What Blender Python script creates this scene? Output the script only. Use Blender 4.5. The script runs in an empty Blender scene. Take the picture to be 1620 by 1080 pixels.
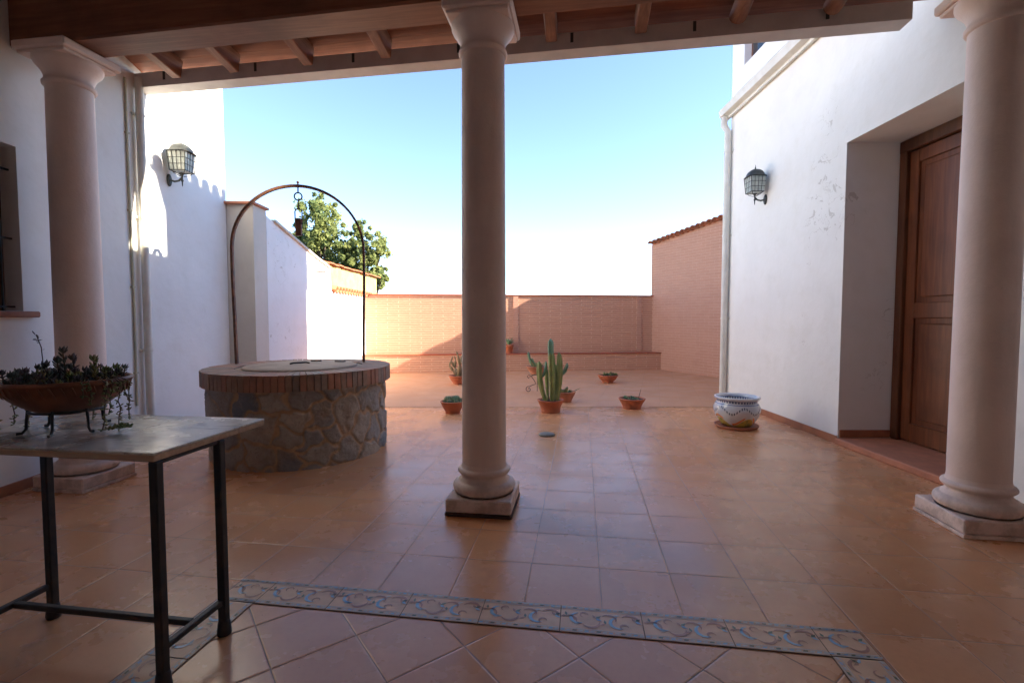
import bpy, math, random
from mathutils import Vector, Matrix, noise as mnoise
import numpy as np
rnd = random.Random(7)
PI = math.pi; rad = math.radians
sc = bpy.context.scene
COL = sc.collection
# ------------------------------------------------------------------ camera model
F, HC, PITCH, TH = 765.0, 1.22, rad(2.77), rad(8.2)
cT, sT = math.cos(TH), math.sin(TH)
def cw(X, Y, z=0.0):            # ground frame facing the well  -> world (tile grid) frame
    return Vector((X*cT - Y*sT, X*sT + Y*cT, z))
def ray(x, y):
    a = (x-810)/F; b = -(y-540)/F
    return a, math.cos(PITCH)+b*math.sin(PITCH), b*math.cos(PITCH)-math.sin(PITCH)
def G(x, y, z=0.0):             # measured point on a level plane
    a, Y, Z = ray(x, y); t = (z-HC)/Z
    return cw(a*t, Y*t, z)
def D(x, y, d):                 # measured point at a distance
    a, Y, Z = ray(x, y); t = d/Y
    return cw(a*t, d, HC+Z*t)

# ------------------------------------------------------------------ helpers
class MB:
    def __init__(s): s.v = []; s.f = []; s.m = []; s.sm = []
    def add(s, vs, fs, m=0, smooth=False):
        o = len(s.v); s.v += [tuple(v) for v in vs]
        for f in fs: s.f.append(tuple(i+o for i in f)); s.m.append(m); s.sm.append(smooth)
        return s
    def box(s, x0, x1, y0, y1, z0, z1, m=0, M=None):
        vs = [Vector((x, y, z)) for z in (z0, z1) for x, y in ((x0, y0), (x1, y0), (x1, y1), (x0, y1))]
        if M: vs = [M @ v for v in vs]
        return s.add(vs, [(3, 2, 1, 0), (4, 5, 6, 7), (0, 1, 5, 4), (1, 2, 6, 5), (2, 3, 7, 6), (3, 0, 4, 7)], m)
    def bbox(s, x0, x1, y0, y1, z0, z1, b=.01, m=0, M=None):   # box with chamfered edges
        vs = []; 
        for sx in (0, 1):
            for sy in (0, 1):
                for sz in (0, 1):
                    X = (x0, x1)[sx]; Y = (y0, y1)[sy]; Z = (z0, z1)[sz]
                    dx = b if sx == 0 else -b; dy = b if sy == 0 else -b; dz = b if sz == 0 else -b
                    vs += [Vector((X, Y+dy, Z+dz)), Vector((X+dx, Y, Z+dz)), Vector((X+dx, Y+dy, Z))]
        def i(a, b_, c, k): return ((a*2+b_)*2+c)*3+k
        fs = []
        for k, (A, B) in enumerate(((1, 2), (0, 2), (0, 1))):
            for e in (0, 1):
                q = []
                for p, r in ((0, 0), (1, 0), (1, 1), (0, 1)):
                    c = [0, 0, 0]; c[k] = e; c[A] = p; c[B] = r; q.append(i(*c, k))
                fs.append(tuple(q))
        for k, (A, B) in enumerate(((1, 2), (0, 2), (0, 1))):     # edges along axis k
            for p in (0, 1):
                for r in (0, 1):
                    c0 = [0, 0, 0]; c0[A] = p; c0[B] = r; c1 = list(c0); c1[k] = 1
                    fs.append((i(*c0, A), i(*c1, A), i(*c1, B), i(*c0, B)))
        for a in (0, 1):
            for b_ in (0, 1):
                for c in (0, 1): fs.append((i(a, b_, c, 0), i(a, b_, c, 1), i(a, b_, c, 2)))
        if M: vs = [M @ v for v in vs]
        return s.add(vs, fs, m)
    def lathe(s, prof, n=32, c=(0, 0, 0), m=0, smooth=True, M=None, cap=True, sx=1, sy=1):
        vs = []
        for r, z in prof:
            for k in range(n):
                a = 2*PI*k/n; vs.append(Vector((c[0]+r*sx*math.cos(a), c[1]+r*sy*math.sin(a), c[2]+z)))
        if M: vs = [M @ v for v in vs]
        fs = []
        for i in range(len(prof)-1):
            for k in range(n):
                j = (k+1) % n; fs.append((i*n+k, i*n+j, (i+1)*n+j, (i+1)*n+k))
        s.add(vs, fs, m, smooth)
        if cap:
            if prof[0][0] > 1e-5: s.add(vs[:n], [tuple(range(n-1, -1, -1))], m)
            if prof[-1][0] > 1e-5: s.add(vs[-n:], [tuple(range(n))], m)
        return s
    def tube(s, pts, r, n=8, m=0, closed=False, cap=True, smooth=True):
        pts = [Vector(p) for p in pts]; N = len(pts); rr = r if isinstance(r, (list, tuple)) else [r]*N
        vs = []; prev = None
        for i, p in enumerate(pts):
            if closed: t = pts[(i+1) % N]-pts[i-1]
            else: t = pts[min(i+1, N-1)]-pts[max(i-1, 0)]
            if t.length < 1e-9: t = Vector((0, 0, 1))
            t.normalize()
            if prev is None:
                u = t.orthogonal().normalized()
            else:
                u = prev - t*prev.dot(t)
                u = u.normalized() if u.length > 1e-6 else t.orthogonal().normalized()
            prev = u; w = t.cross(u)
            for k in range(n):
                a = 2*PI*k/n; vs.append(p+(u*math.cos(a)+w*math.sin(a))*rr[i])
        fs = []
        for i in range(N if closed else N-1):
            i2 = (i+1) % N
            for k in range(n):
                j = (k+1) % n; fs.append((i*n+k, i*n+j, i2*n+j, i2*n+k))
        s.add(vs, fs, m, smooth)
        if cap and not closed:
            s.add(vs[:n], [tuple(range(n-1, -1, -1))], m); s.add(vs[-n:], [tuple(range(n))], m)
        return s
    def leaf(s, p, d, L, W, T=0.0, m=0, up=None, bend=0.0):     # pointed leaf; fleshy when T>0
        p = Vector(p); d = Vector(d).normalized(); up = Vector(up or (0, 0, 1))
        w = d.cross(up); w = w.normalized() if w.length > 1e-4 else d.orthogonal().normalized()
        n = w.cross(d)
        secs = [(0, .35), (.35, .9), (.7, 1), (1, .06)]
        if T <= 0:
            vs = []
            for t, k in secs:
                c = p+d*L*t+n*bend*L*t*t; vs += [c-w*W*k*.5, c+w*W*k*.5]
            return s.add(vs, [(0, 1, 3, 2), (2, 3, 5, 4), (4, 5, 7, 6)], m, True)
        vs = []
        for t, k in secs:
            c = p+d*L*t+n*bend*L*t*t
            vs += [c-w*W*k*.5, c-n*T*k*.5, c+w*W*k*.5, c+n*T*k*.5]
        fs = []
        for i in range(3):
            for k in range(4): fs.append((i*4+k, i*4+(k+1) % 4, i*4+4+(k+1) % 4, i*4+4+k))
        fs.append((12, 13, 14, 15))
        return s.add(vs, fs, m, True)
    def build(s, name, mats, parent=None, world=False, origin=None, loc=None):
        me = bpy.data.meshes.new(name)
        vs = s.v
        if world and parent: Mi = parent.matrix_basis.inverted(); vs = [tuple(Mi @ Vector(v)) for v in vs]
        if parent is None and origin is not None: vs = [(v[0]-origin[0], v[1]-origin[1], v[2]-origin[2]) for v in vs]
        me.from_pydata(vs, [], s.f)
        if not isinstance(mats, (list, tuple)): mats = [mats]
        for m in mats: me.materials.append(m)
        me.polygons.foreach_set('material_index', s.m); me.polygons.foreach_set('use_smooth', s.sm)
        me.validate(); me.update()
        o = bpy.data.objects.new(name, me); COL.objects.link(o)
        if parent: o.parent = parent
        elif origin is not None: o.location = origin
        if loc: o.location = loc
        return o
def tag(o, label=None, cat=None, group=None, kind=None):
    if label: o['label'] = label
    if cat: o['category'] = cat
    if group: o['group'] = group
    if kind: o['kind'] = kind
    return o
def thing(name, label, cat, loc=(0, 0, 0), rz=0.0, group=None):
    o = bpy.data.objects.new(name, None); COL.objects.link(o); o.empty_display_size = .1
    o.matrix_basis = Matrix.Translation(Vector(loc)) @ Matrix.Rotation(rz, 4, 'Z')
    return tag(o, label, cat, group)
def kids(o): return [c for c in bpy.data.objects if c.parent == o]
def copy_tree(o, parent=None):
    c = o.copy(); COL.objects.link(c)
    if parent: c.parent = parent
    for ch in kids(o): copy_tree(ch, c)
    return c
def wall_panel(mb, x0, x1, z0, ztop, T, ops=(), m=0):
    """ wall in local coords, face at y=0, thickness T; ztop = function of x ; openings (x0,x1,z0,z1,depth) """
    xs = sorted({x0, x1, *[o[0] for o in ops], *[o[1] for o in ops]})
    xs2 = []
    for a, b in zip(xs, xs[1:]):
        n = max(1, int((b-a)/.5)); xs2 += [a+(b-a)*i/n for i in range(n)]
    xs = xs2+[x1]
    for a, b in zip(xs, xs[1:]):
        zs = sorted({z0, *[z for o in ops if o[0] <= a+1e-6 and o[1] >= b-1e-6 for z in (o[2], o[3])]})
        zl = [(z, z) for z in zs]+[(ztop(a), ztop(b))]
        for (za, zb), (zc, zd) in zip(zl, zl[1:]):
            mid = (za+zc)/2
            if any(o[0] <= a+1e-6 and o[1] >= b-1e-6 and o[2] < mid < o[3] for o in ops): continue
            mb.add([(a, 0, za), (b, 0, zb), (b, 0, zd), (a, 0, zc)], [(0, 1, 2, 3)], m)
            mb.add([(a, T, za), (b, T, zb), (b, T, zd), (a, T, zc)], [(3, 2, 1, 0)], m)
        mb.add([(a, 0, ztop(a)), (b, 0, ztop(b)), (b, T, ztop(b)), (a, T, ztop(a))], [(0, 1, 2, 3)], m)
    for x in (x0, x1):
        mb.add([(x, 0, z0), (x, T, z0), (x, T, ztop(x)), (x, 0, ztop(x))], [(0, 1, 2, 3)], m)
    for a, b, c, d, dep in ops:
        mb.add([(a, 0, c), (a, dep, c), (a, dep, d), (a, 0, d)], [(0, 1, 2, 3)], m)
        mb.add([(b, 0, c), (b, dep, c), (b, dep, d), (b, 0, d)], [(3, 2, 1, 0)], m)
        mb.add([(a, 0, d), (a, dep, d), (b, dep, d), (b, 0, d)], [(0, 1, 2, 3)], m)
        if c > z0+.02: mb.add([(a, 0, c), (a, dep, c), (b, dep, c), (b, 0, c)], [(3, 2, 1, 0)], m)
    return mb
def frame(A, B):
    d = B-A; return math.atan2(d.y, d.x), math.hypot(d.x, d.y)

# ------------------------------------------------------------------ materials
def lin(r, g, b):
    return tuple(((c/255+.055)/1.055)**2.4 if c/255 > .04045 else c/255/12.92 for c in (r, g, b))+(1,)
class NT:
    def __init__(s, name):
        s.mat = bpy.data.materials.new(name); s.mat.use_nodes = True; s.t = s.mat.node_tree; s.t.nodes.clear()
        s.out = s.n('ShaderNodeOutputMaterial'); s.b = s.n('ShaderNodeBsdfPrincipled')
        s.t.links.new(s.b.outputs[0], s.out.inputs[0]); s.co = s.n('ShaderNodeTexCoord').outputs['Object']
    def n(s, k, **kw):
        x = s.t.nodes.new(k)
        for a, v in kw.items(): setattr(x, a, v)
        return x
    def l(s, a, b): s.t.links.new(a, b)
    def put(s, sock, v):
        if hasattr(v, 'is_output') or isinstance(v, bpy.types.NodeSocket): s.l(v, sock)
        else: sock.default_value = v
    def math(s, op, a, b=None, c=None, clamp=False):
        x = s.n('ShaderNodeMath', operation=op, use_clamp=clamp); s.put(x.inputs[0], a)
        if b is not None: s.put(x.inputs[1], b)
        if c is not None: s.put(x.inputs[2], c)
        return x.outputs[0]
    def mix(s, f, a, b, mode='MIX'):
        x = s.n('ShaderNodeMix', data_type='RGBA', blend_type=mode); s.put(x.inputs[0], f); s.put(x.inputs[6], a); s.put(x.inputs[7], b)
        return x.outputs[2]
    def noise(s, scale, detail=4, rough=.55, vec=None, dist=0, out=0):
        x = s.n('ShaderNodeTexNoise'); s.put(x.inputs['Vector'], vec or s.co); x.inputs['Scale'].default_value = scale
        x.inputs['Detail'].default_value = detail; x.inputs['Roughness'].default_value = rough; x.inputs['Distortion'].default_value = dist
        return x.outputs[out]
    def ramp(s, f, lo, hi, a=0.0, b=1.0, smooth=True):
        x = s.n('ShaderNodeMapRange', interpolation_type='SMOOTHSTEP' if smooth else 'LINEAR')
        s.put(x.inputs[0], f); 
        for i, v in enumerate((lo, hi, a, b)): x.inputs[i+1].default_value = v
        return x.outputs[0]
    def mapping(s, scale=(1, 1, 1), rot=(0, 0, 0), loc=(0, 0, 0), vec=None):
        x = s.n('ShaderNodeMapping'); s.put(x.inputs[0], vec or s.co); x.inputs['Scale'].default_value = scale
        x.inputs['Rotation'].default_value = rot; x.inputs['Location'].default_value = loc; return x.outputs[0]
    def bump(s, h, strength=.3, dist=.01, prev=None):
        x = s.n('ShaderNodeBump'); x.inputs['Strength'].default_value = strength; x.inputs['Distance'].default_value = dist
        s.l(h, x.inputs['Height'])
        if prev: s.l(prev, x.inputs['Normal'])
        return x.outputs[0]
    def fin(s, col, rough=.7, nrm=None, spec=.5, metal=0.0):
        s.put(s.b.inputs['Base Color'], col); s.put(s.b.inputs['Roughness'], rough)
        if nrm: s.l(nrm, s.b.inputs['Normal'])
        s.b.inputs['Specular IOR Level'].default_value = spec; s.b.inputs['Metallic'].default_value = metal
        return s.mat
def simple(name, c1, c2=None, rough=.7, scale=8, bump=.15, bdist=.004, spec=.4, metal=0.0, bscale=None):
    t = NT(name)
    c2 = c2 or tuple(v*.8 for v in c1[:3])+(1,)
    f = t.ramp(t.noise(scale, 5), .35, .65)
    return t.fin(t.mix(f, c1, c2), rough, t.bump(t.noise(bscale or scale*6, 4), bump, bdist), spec, metal)

def plaster(name, base=(.86, .85, .81, 1), peel=0.0, marks=False):
    t = NT(name)
    big = t.noise(.9, 4, .6); mid = t.noise(5, 5, .6)
    c = t.mix(t.ramp(big, .3, .7), base, tuple(v*.93 for v in base[:3])+(1,))
    c = t.mix(t.ramp(mid, .45, .75, 0, .35), c, (base[0]*.86, base[1]*.85, base[2]*.80, 1))
    h = t.math('ADD', t.math('MULTIPLY', t.noise(2.2, 3), 3.0), t.math('MULTIPLY', t.noise(26, 5), .35))
    if marks:          # flakes of paint lost from the render, a shape of their own
        sep = t.n('ShaderNodeSeparateXYZ'); t.l(t.co, sep.inputs[0]); x, z = sep.outputs[0], sep.outputs[2]
        n1 = t.noise(7, 6, .62, vec=t.mapping((1.0, 1, 1.3)), dist=.6)
        reg = t.noise(1.4, 2, .5, vec=t.mapping(loc=(3.1, 0, 1.7)))
        m = marks(t, x, z)
        th = t.math('MULTIPLY', m, t.ramp(reg, .38, .62))
        fl = t.ramp(t.math('ADD', n1, t.math('MULTIPLY', th, .14)), .765, .78)
        # thin cracks: a noise isoline, only where the wall is worn
        cr = t.math('ABSOLUTE', t.math('SUBTRACT', t.noise(3.2, 5, .55, dist=.5), .5))
        cr = t.math('MULTIPLY', t.ramp(cr, .002, .006, 1, 0), t.ramp(t.math('MULTIPLY', t.noise(4.5, 2), th), .30, .40))
        fl = t.math('MAXIMUM', fl, t.math('MULTIPLY', cr, .8))
        c = t.mix(t.math('MULTIPLY', fl, .6), c, (.50, .46, .40, 1))
        h = t.math('SUBTRACT', h, t.math('MULTIPLY', fl, .7))
    return t.fin(c, .82, t.bump(h, .35, .012), .25)

def tile_mat(name, ox, oy, sx, sy, rot, cols, gw, rough, groutc, bumpd=.004, spec=.5, var=1.0):
    t = NT(name)
    v = t.mapping((1, 1, 1), (0, 0, rot), (0, 0, 0)); sep = t.n('ShaderNodeSeparateXYZ'); t.l(v, sep.inputs[0])
    u = t.math('DIVIDE', t.math('SUBTRACT', sep.outputs[0], ox), sx); w = t.math('DIVIDE', t.math('SUBTRACT', sep.outputs[1], oy), sy)
    fu, fv = t.math('FRACT', u), t.math('FRACT', w)
    eu = t.math('MULTIPLY', t.math('MINIMUM', fu, t.math('SUBTRACT', 1.0, fu)), sx)
    ev = t.math('MULTIPLY', t.math('MINIMUM', fv, t.math('SUBTRACT', 1.0, fv)), sy)
    wob = t.math('MULTIPLY', t.math('SUBTRACT', t.noise(22, 3), .5), gw*.7)
    e = t.math('ADD', t.math('MINIMUM', eu, ev), wob)
    g = t.ramp(e, gw*.35, gw*.8, 1, 0)
    cv = t.n('ShaderNodeCombineXYZ'); t.l(t.math('FLOOR', u), cv.inputs[0]); t.l(t.math('FLOOR', w), cv.inputs[1])
    wn = t.n('ShaderNodeTexWhiteNoise', noise_dimensions='2D'); t.l(cv.outputs[0], wn.inputs['Vector'])
    id_ = wn.outputs['Value']
    off = t.n('ShaderNodeVectorMath', operation='MULTIPLY_ADD'); t.l(wn.outputs['Color'], off.inputs[0]); off.inputs[1].default_value = (7, 7, 7); t.l(t.co, off.inputs[2])
    flash = t.noise(3.0, 4, .6, vec=off.outputs[0]); fine = t.noise(34, 5, .7); stain = t.noise(1.1, 5, .65)
    c = t.mix(t.ramp(id_, 0, 1, 0, 1, False), cols[0], cols[1])
    c = t.mix(t.ramp(flash, .35, .85, 0, .6*var), c, cols[2])
    c = t.mix(t.ramp(fine, .4, .8, 0, .4), c, cols[3])
    c = t.mix(t.ramp(stain, .52, .75, 0, .4*var), c, tuple(k*.62 for k in cols[0][:3])+(1,))
    speck = t.ramp(t.noise(90, 2, .5), .74, .78, 0, .6)
    c = t.mix(speck, c, (.08, .05, .04, 1))
    c = t.mix(g, c, groutc)
    r = t.math('ADD', t.math('MULTIPLY', t.ramp(t.noise(2.5, 5, .6), .3, .7), rough*.45), rough*.75)
    r = t.math('ADD', r, t.math('MULTIPLY', g, .3))
    edge = t.ramp(e, gw*.3, gw*2.2, -1, 0)
    h = t.math('ADD', t.math('ADD', edge, t.math('MULTIPLY', t.noise(5, 1), .5)), t.math('MULTIPLY', id_, .25))
    h = t.math('ADD', h, t.math('MULTIPLY', fine, .1))
    return t.fin(c, r, t.bump(h, .5, bumpd), spec)

M = {}
M['wall'] = plaster('white_plaster', (.86, .85, .82, 1))
M['wall_l'] = plaster('lime_plaster', (.84, .83, .81, 1), marks=lambda t, x, z: t.math('ADD', x, 0.0) and t.ramp(x, 0.2, 1.2, 1.0, .75))
M['wall_lh'] = plaster('tall_wall_plaster', (.84, .83, .80, 1), marks=lambda t, x, z: t.ramp(z, 0, 3, .35, .2))
M['wall_r'] = plaster('worn_plaster', (.86, .84, .79, 1), marks=lambda t, x, z: t.math('MULTIPLY', t.math('MULTIPLY', t.ramp(x, 1.3, 2.2, .35, 1.45), t.ramp(x, 2.46, 2.5, 1, .3)), t.math('MULTIPLY', t.ramp(z, .7, 1.6, .5, 1), t.ramp(z, 3.1, 3.5, 1, .4))))
M['paint'] = simple('cream_painted_metal', (.74, .72, .65, 1), (.66, .63, .55, 1), .5, 6, .1)
M['gutter'] = simple('painted_gutter_metal', (.62, .57, .52, 1), (.54, .49, .45, 1), .55, 5, .2)
t = NT('pale_pink_column_paint')
c = t.mix(t.ramp(t.noise(2.2, 6, .65), .3, .7), (.84, .67, .58, 1), (.74, .58, .50, 1))
c = t.mix(t.ramp(t.noise(1, 5, .7, vec=t.mapping((9, 9, .9))), .5, .75, 0, .35), c, (.62, .50, .42, 1))
sz_ = t.n('ShaderNodeSeparateXYZ'); t.l(t.co, sz_.inputs[0])
dirt = t.math('MULTIPLY', t.ramp(sz_.outputs[2], .02, .35, 1, 0), t.ramp(t.noise(9, 5, .7), .42, .62)); c = t.mix(t.math('MULTIPLY', dirt, .55), c, (.36, .25, .19, 1))
c = t.mix(t.ramp(t.noise(13, 6, .75), .68, .72, 0, .4), c, (.55, .42, .34, 1))
M['col'] = t.fin(c, .6, t.bump(t.math('ADD', t.math('MULTIPLY', t.noise(4, 4), 2), t.noise(45, 5, .7)), .35, .005), .35)
M['dark'] = simple('dark_mortar', (.10, .055, .04, 1), None, .9)
def wood(name, c1, c2, axis=0, rough=.55, sc_=1.0, knots=True):
    t = NT(name); s_ = [1, 1, 1]
    for i in range(3): s_[i] = 1.6 if i == axis else 26
    v = t.mapping(tuple(k*sc_ for k in s_))
    g = t.noise(1.0, 6, .62, vec=v, dist=.7); b = t.noise(2.2, 4)
    c = t.mix(t.ramp(g, .3, .7), c1, c2)
    c = t.mix(t.ramp(b, .45, .75, 0, .55), c, tuple(k*.55 for k in c2[:3])+(1,))
    return t.fin(c, rough, t.bump(g, .35, .004), .4)
M['beamx'] = wood('reddish_beam_wood', (.30, .125, .065, 1), (.20, .075, .04, 1), 0)
M['beamy'] = wood('rafter_wood', (.38, .17, .09, 1), (.22, .09, .05, 1), 1)
M['plank'] = wood('ceiling_plank_wood', (.38, .135, .065, 1), (.24, .075, .035, 1), 0)
M['door'] = wood('varnished_door_wood', (.21, .065, .024, 1), (.12, .034, .013, 1), 2, .42)
M['doord'] = wood('dark_door_wood', (.16, .055, .022, 1), (.09, .03, .012, 1), 2, .42)
M['sill'] = simple('terracotta_glazed', (.34, .12, .055, 1), (.26, .09, .045, 1), .45, 9, .2)
M['skirt'] = simple('skirting_tile', (.42, .17, .085, 1), (.32, .12, .06, 1), .45, 7, .2)
M['iron'] = simple('black_iron', (.012, .012, .014, 1), (.03, .022, .018, 1), .5, 20, .4, .002, .5)
M['rust'] = simple('rusty_iron', (.24, .105, .055, 1), (.13, .06, .04, 1), .7, 14, .5, .002, .3)
M['rustd'] = simple('dark_rusty_iron', (.10, .045, .03, 1), (.05, .03, .03, 1), .6, 25, .5, .002, .4)
M['pot'] = simple('terracotta', (.50, .155, .075, 1), (.40, .12, .06, 1), .62, 9, .25, .003, .35)
M['pots'] = simple('pale_terracotta', (.52, .21, .12, 1), (.42, .17, .10, 1), .7, 9, .25, .003, .3)
M['bowl'] = simple('brown_clay_bowl', (.26, .10, .05, 1), (.18, .065, .035, 1), .5, 12, .3, .003, .4)
M['soil'] = simple('potting_soil', (.05, .033, .022, 1), (.09, .06, .04, 1), .95, 40, .9, .01)
M['lampm'] = simple('grey_green_lamp_metal', (.05, .055, .05, 1), (.035, .037, .034, 1), .5, 20, .2)
M['ground'] = simple('dry_ground', (.20, .15, .09, 1), (.12, .11, .06, 1), .95, .5, .5, .05)
t = NT('lamp_glass'); M['glass'] = t.fin(t.mix(t.ramp(t.noise(30, 2), .3, .7), (.75, .78, .70, 1), (.55, .6, .54, 1)), .35, t.bump(t.noise(60, 2), .4, .003), .6)
t.b.inputs['Transmission Weight'].default_value = .25
t = NT('window_glass'); M['wglass'] = t.fin((.015, .017, .02, 1), .08, None, .6)

TX, TY, OX, OY = .331, .346, .093, 2.00
terr = [(.72, .345, .165, 1), (.62, .28, .125, 1), (.75, .42, .23, 1), (.56, .25, .12, 1)]
M['floor'] = tile_mat('glazed_terracotta_tiles', OX, OY, TX, TY, 0, terr, .0030, .27, (.34, .21, .145, 1), .0018)
M['diag'] = tile_mat('diagonal_terracotta_tiles', 0, 0, .30, .30, rad(45), terr, .0034, .27, (.24, .14, .10, 1), .0022)
M['terrace'] = tile_mat('matt_terrace_tiles', OX, OY, .29, .29, TH, [(.64, .32, .17, 1), (.60, .295, .155, 1), (.68, .36, .20, 1), (.56, .28, .15, 1)], .004, .5, (.56, .32, .21, 1), .002, .3, .4)
# border tile ground
t = NT('border_tile')
sep = t.n('ShaderNodeSeparateXYZ'); t.l(t.co, sep.inputs[0])
M['bord'] = t.fin(t.mix(t.ramp(t.noise(9, 4), .35, .7), (.74, .47, .29, 1), (.62, .38, .23, 1)), .42, t.bump(t.noise(12, 3), .3, .004), .5)
M['bgrout'] = simple('border_grout', (.22, .15, .11, 1), None, .8)
M['mblue'] = simple('blue_glaze', (.24, .44, .68, 1), (.32, .48, .62, 1), .3, 30)
M['mred'] = simple('maroon_glaze', (.38, .18, .13, 1), (.44, .24, .18, 1), .3, 30)
M['mgreen'] = simple('green_glaze', (.10, .16, .11, 1), (.16, .19, .12, 1), .3, 30)
M['mgrey'] = simple('grey_blue_glaze', (.60, .58, .56, 1), (.48, .48, .48, 1), .3, 30)

def brickface(name, c1, c2, mortar, bw=.5, bh=.052, ms=.006, bumpd=.01, mix_=.5):
    t = NT(name)
    sep = t.n('ShaderNodeSeparateXYZ'); t.l(t.co, sep.inputs[0])
    cv = t.n('ShaderNodeCombineXYZ'); t.l(sep.outputs[0], cv.inputs[0]); t.l(sep.outputs[2], cv.inputs[1])
    b = t.n('ShaderNodeTexBrick'); t.l(cv.outputs[0], b.inputs['Vector'])
    b.inputs['Color1'].default_value = c1; b.inputs['Color2'].default_value = c2; b.inputs['Mortar'].default_value = mortar
    b.inputs['Scale'].default_value = 1; b.inputs['Mortar Size'].default_value = ms; b.inputs['Mortar Smooth'].default_value = .3
    b.inputs['Brick Width'].default_value = bw; b.inputs['Row Height'].default_value = bh
    worn = t.noise(2.2, 5, .7); c = t.mix(t.ramp(t.noise(14, 5, .7), .4, .7, 0, .5), b.outputs['Color'], c2)
    c = t.mix(t.ramp(worn, .5, .75, 0, .35), c, tuple(k*.8 for k in c1[:3])+(1,))
    h = t.math('ADD', t.math('MULTIPLY', b.outputs['Fac'], -1.0), t.math('MULTIPLY', t.noise(30, 5, .7), .5))
    return t.fin(c, .8, t.bump(h, .8, bumpd), .3)
M['brick'] = brickface('ridged_brick_tile', (.55, .285, .18, 1), (.51, .255, .16, 1), (.70, .47, .34, 1))
M['brickr'] = brickface('side_brick_tile', (.53, .285, .195, 1), (.50, .26, .175, 1), (.64, .42, .31, 1), .24, .06, .004, .006)
M['ledge'] = simple('red_ledge_tile', (.45, .12, .06, 1), (.36, .10, .05, 1), .5, 5)
M['rooft'] = simple('roof_tile', (.42, .145, .065, 1), (.32, .11, .055, 1), .75, 6, .3, .006, .3)
M['stuccoy'] = simple('old_yellow_stucco', (.46, .33, .13, 1), (.34, .23, .10, 1), .9, 3.5, .6, .02, .2, bscale=14)
M['capst'] = plaster('beige_plaster', (.62, .57, .49, 1))

# ------------------------------------------------------------------ world, sun, camera
SUN_K, SUN_E = .07, math.atan(.47)
toS = cw(1, -SUN_K); az = math.atan2(toS.x, toS.y)      # clockwise from +Y
w = bpy.data.worlds.new('World'); sc.world = w; w.use_nodes = True
wt = w.node_tree; bg = wt.nodes['Background']; sky = wt.nodes.new('ShaderNodeTexSky'); sky.sky_type = 'NISHITA'
sky.sun_disc = False; sky.sun_elevation = SUN_E; sky.sun_rotation = az; sky.air_density = .6; sky.dust_density = 0; sky.ozone_density = 1.1
wt.links.new(sky.outputs[0], bg.inputs[0]); bg.inputs[1].default_value = .11
sl = bpy.data.lights.new('sun', 'SUN'); sl.energy = 5.0; sl.angle = rad(.5); sl.color = (1, .90, .74)
so = bpy.data.objects.new('sun', sl); COL.objects.link(so)
dirv = Vector((toS.x, toS.y, math.tan(SUN_E)*math.hypot(toS.x, toS.y))).normalized()
so.rotation_euler = dirv.to_track_quat('Z', 'Y').to_euler(); so.location = (4, 0, 9)
cam = bpy.data.cameras.new('camera'); cam.sensor_width = 36; cam.lens = 36*F/1620; cam.clip_end = 2000; cam.clip_start = .05
co = bpy.data.objects.new('camera', cam); COL.objects.link(co); co.location = (0, 0, HC); co.rotation_euler = (rad(90)-PITCH, 0, TH)
sc.camera = co
sc.view_settings.view_transform = 'Standard'; sc.view_settings.look = 'None'; sc.view_settings.exposure = 2.42; sc.view_settings.gamma = 1
sc.render.engine = 'CYCLES'
sc.cycles.max_bounces = 12; sc.cycles.diffuse_bounces = 8

# ------------------------------------------------------------------ setting
def sheet(name, pts, z, mat, kind='structure'):
    mb = MB(); mb.add([(p[0], p[1], z) for p in pts], [tuple(range(len(pts)))])
    o = mb.build(name, mat); o['kind'] = kind; return o
sheet('ground', [(-400, -400), (400, -400), (400, 400), (-400, 400)], -.06, M['ground'])
sheet('patio_floor', [cw(-4.4, -3), cw(4.4, -3), cw(4.4, 8.3), cw(-4.4, 8.3)], 0, M['floor'])
YT = 6.57
sheet('terrace_floor', [cw(-3.9, YT-.03), cw(6.5, YT+.07), cw(6.5, 12.4), cw(-3.9, 12.4)], .004, M['terrace'])
BX0, BX1, BY1, BW = -1.55, 1.07, 2.00, .172
sheet('diagonal_tile_field', [(BX0+BW, -2.5), (BX1-BW, -2.5), (BX1-BW, BY1-BW), (BX0+BW, BY1-BW)], .004, M['diag'])
bm_ = MB()
def strip(x0, x1, y0, y1): bm_.add([(x0, y0, .008), (x1, y0, .008), (x1, y1, .008), (x0, y1, .008)], [(0, 1, 2, 3)], 0)
gp = .0035
L = .345
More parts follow.
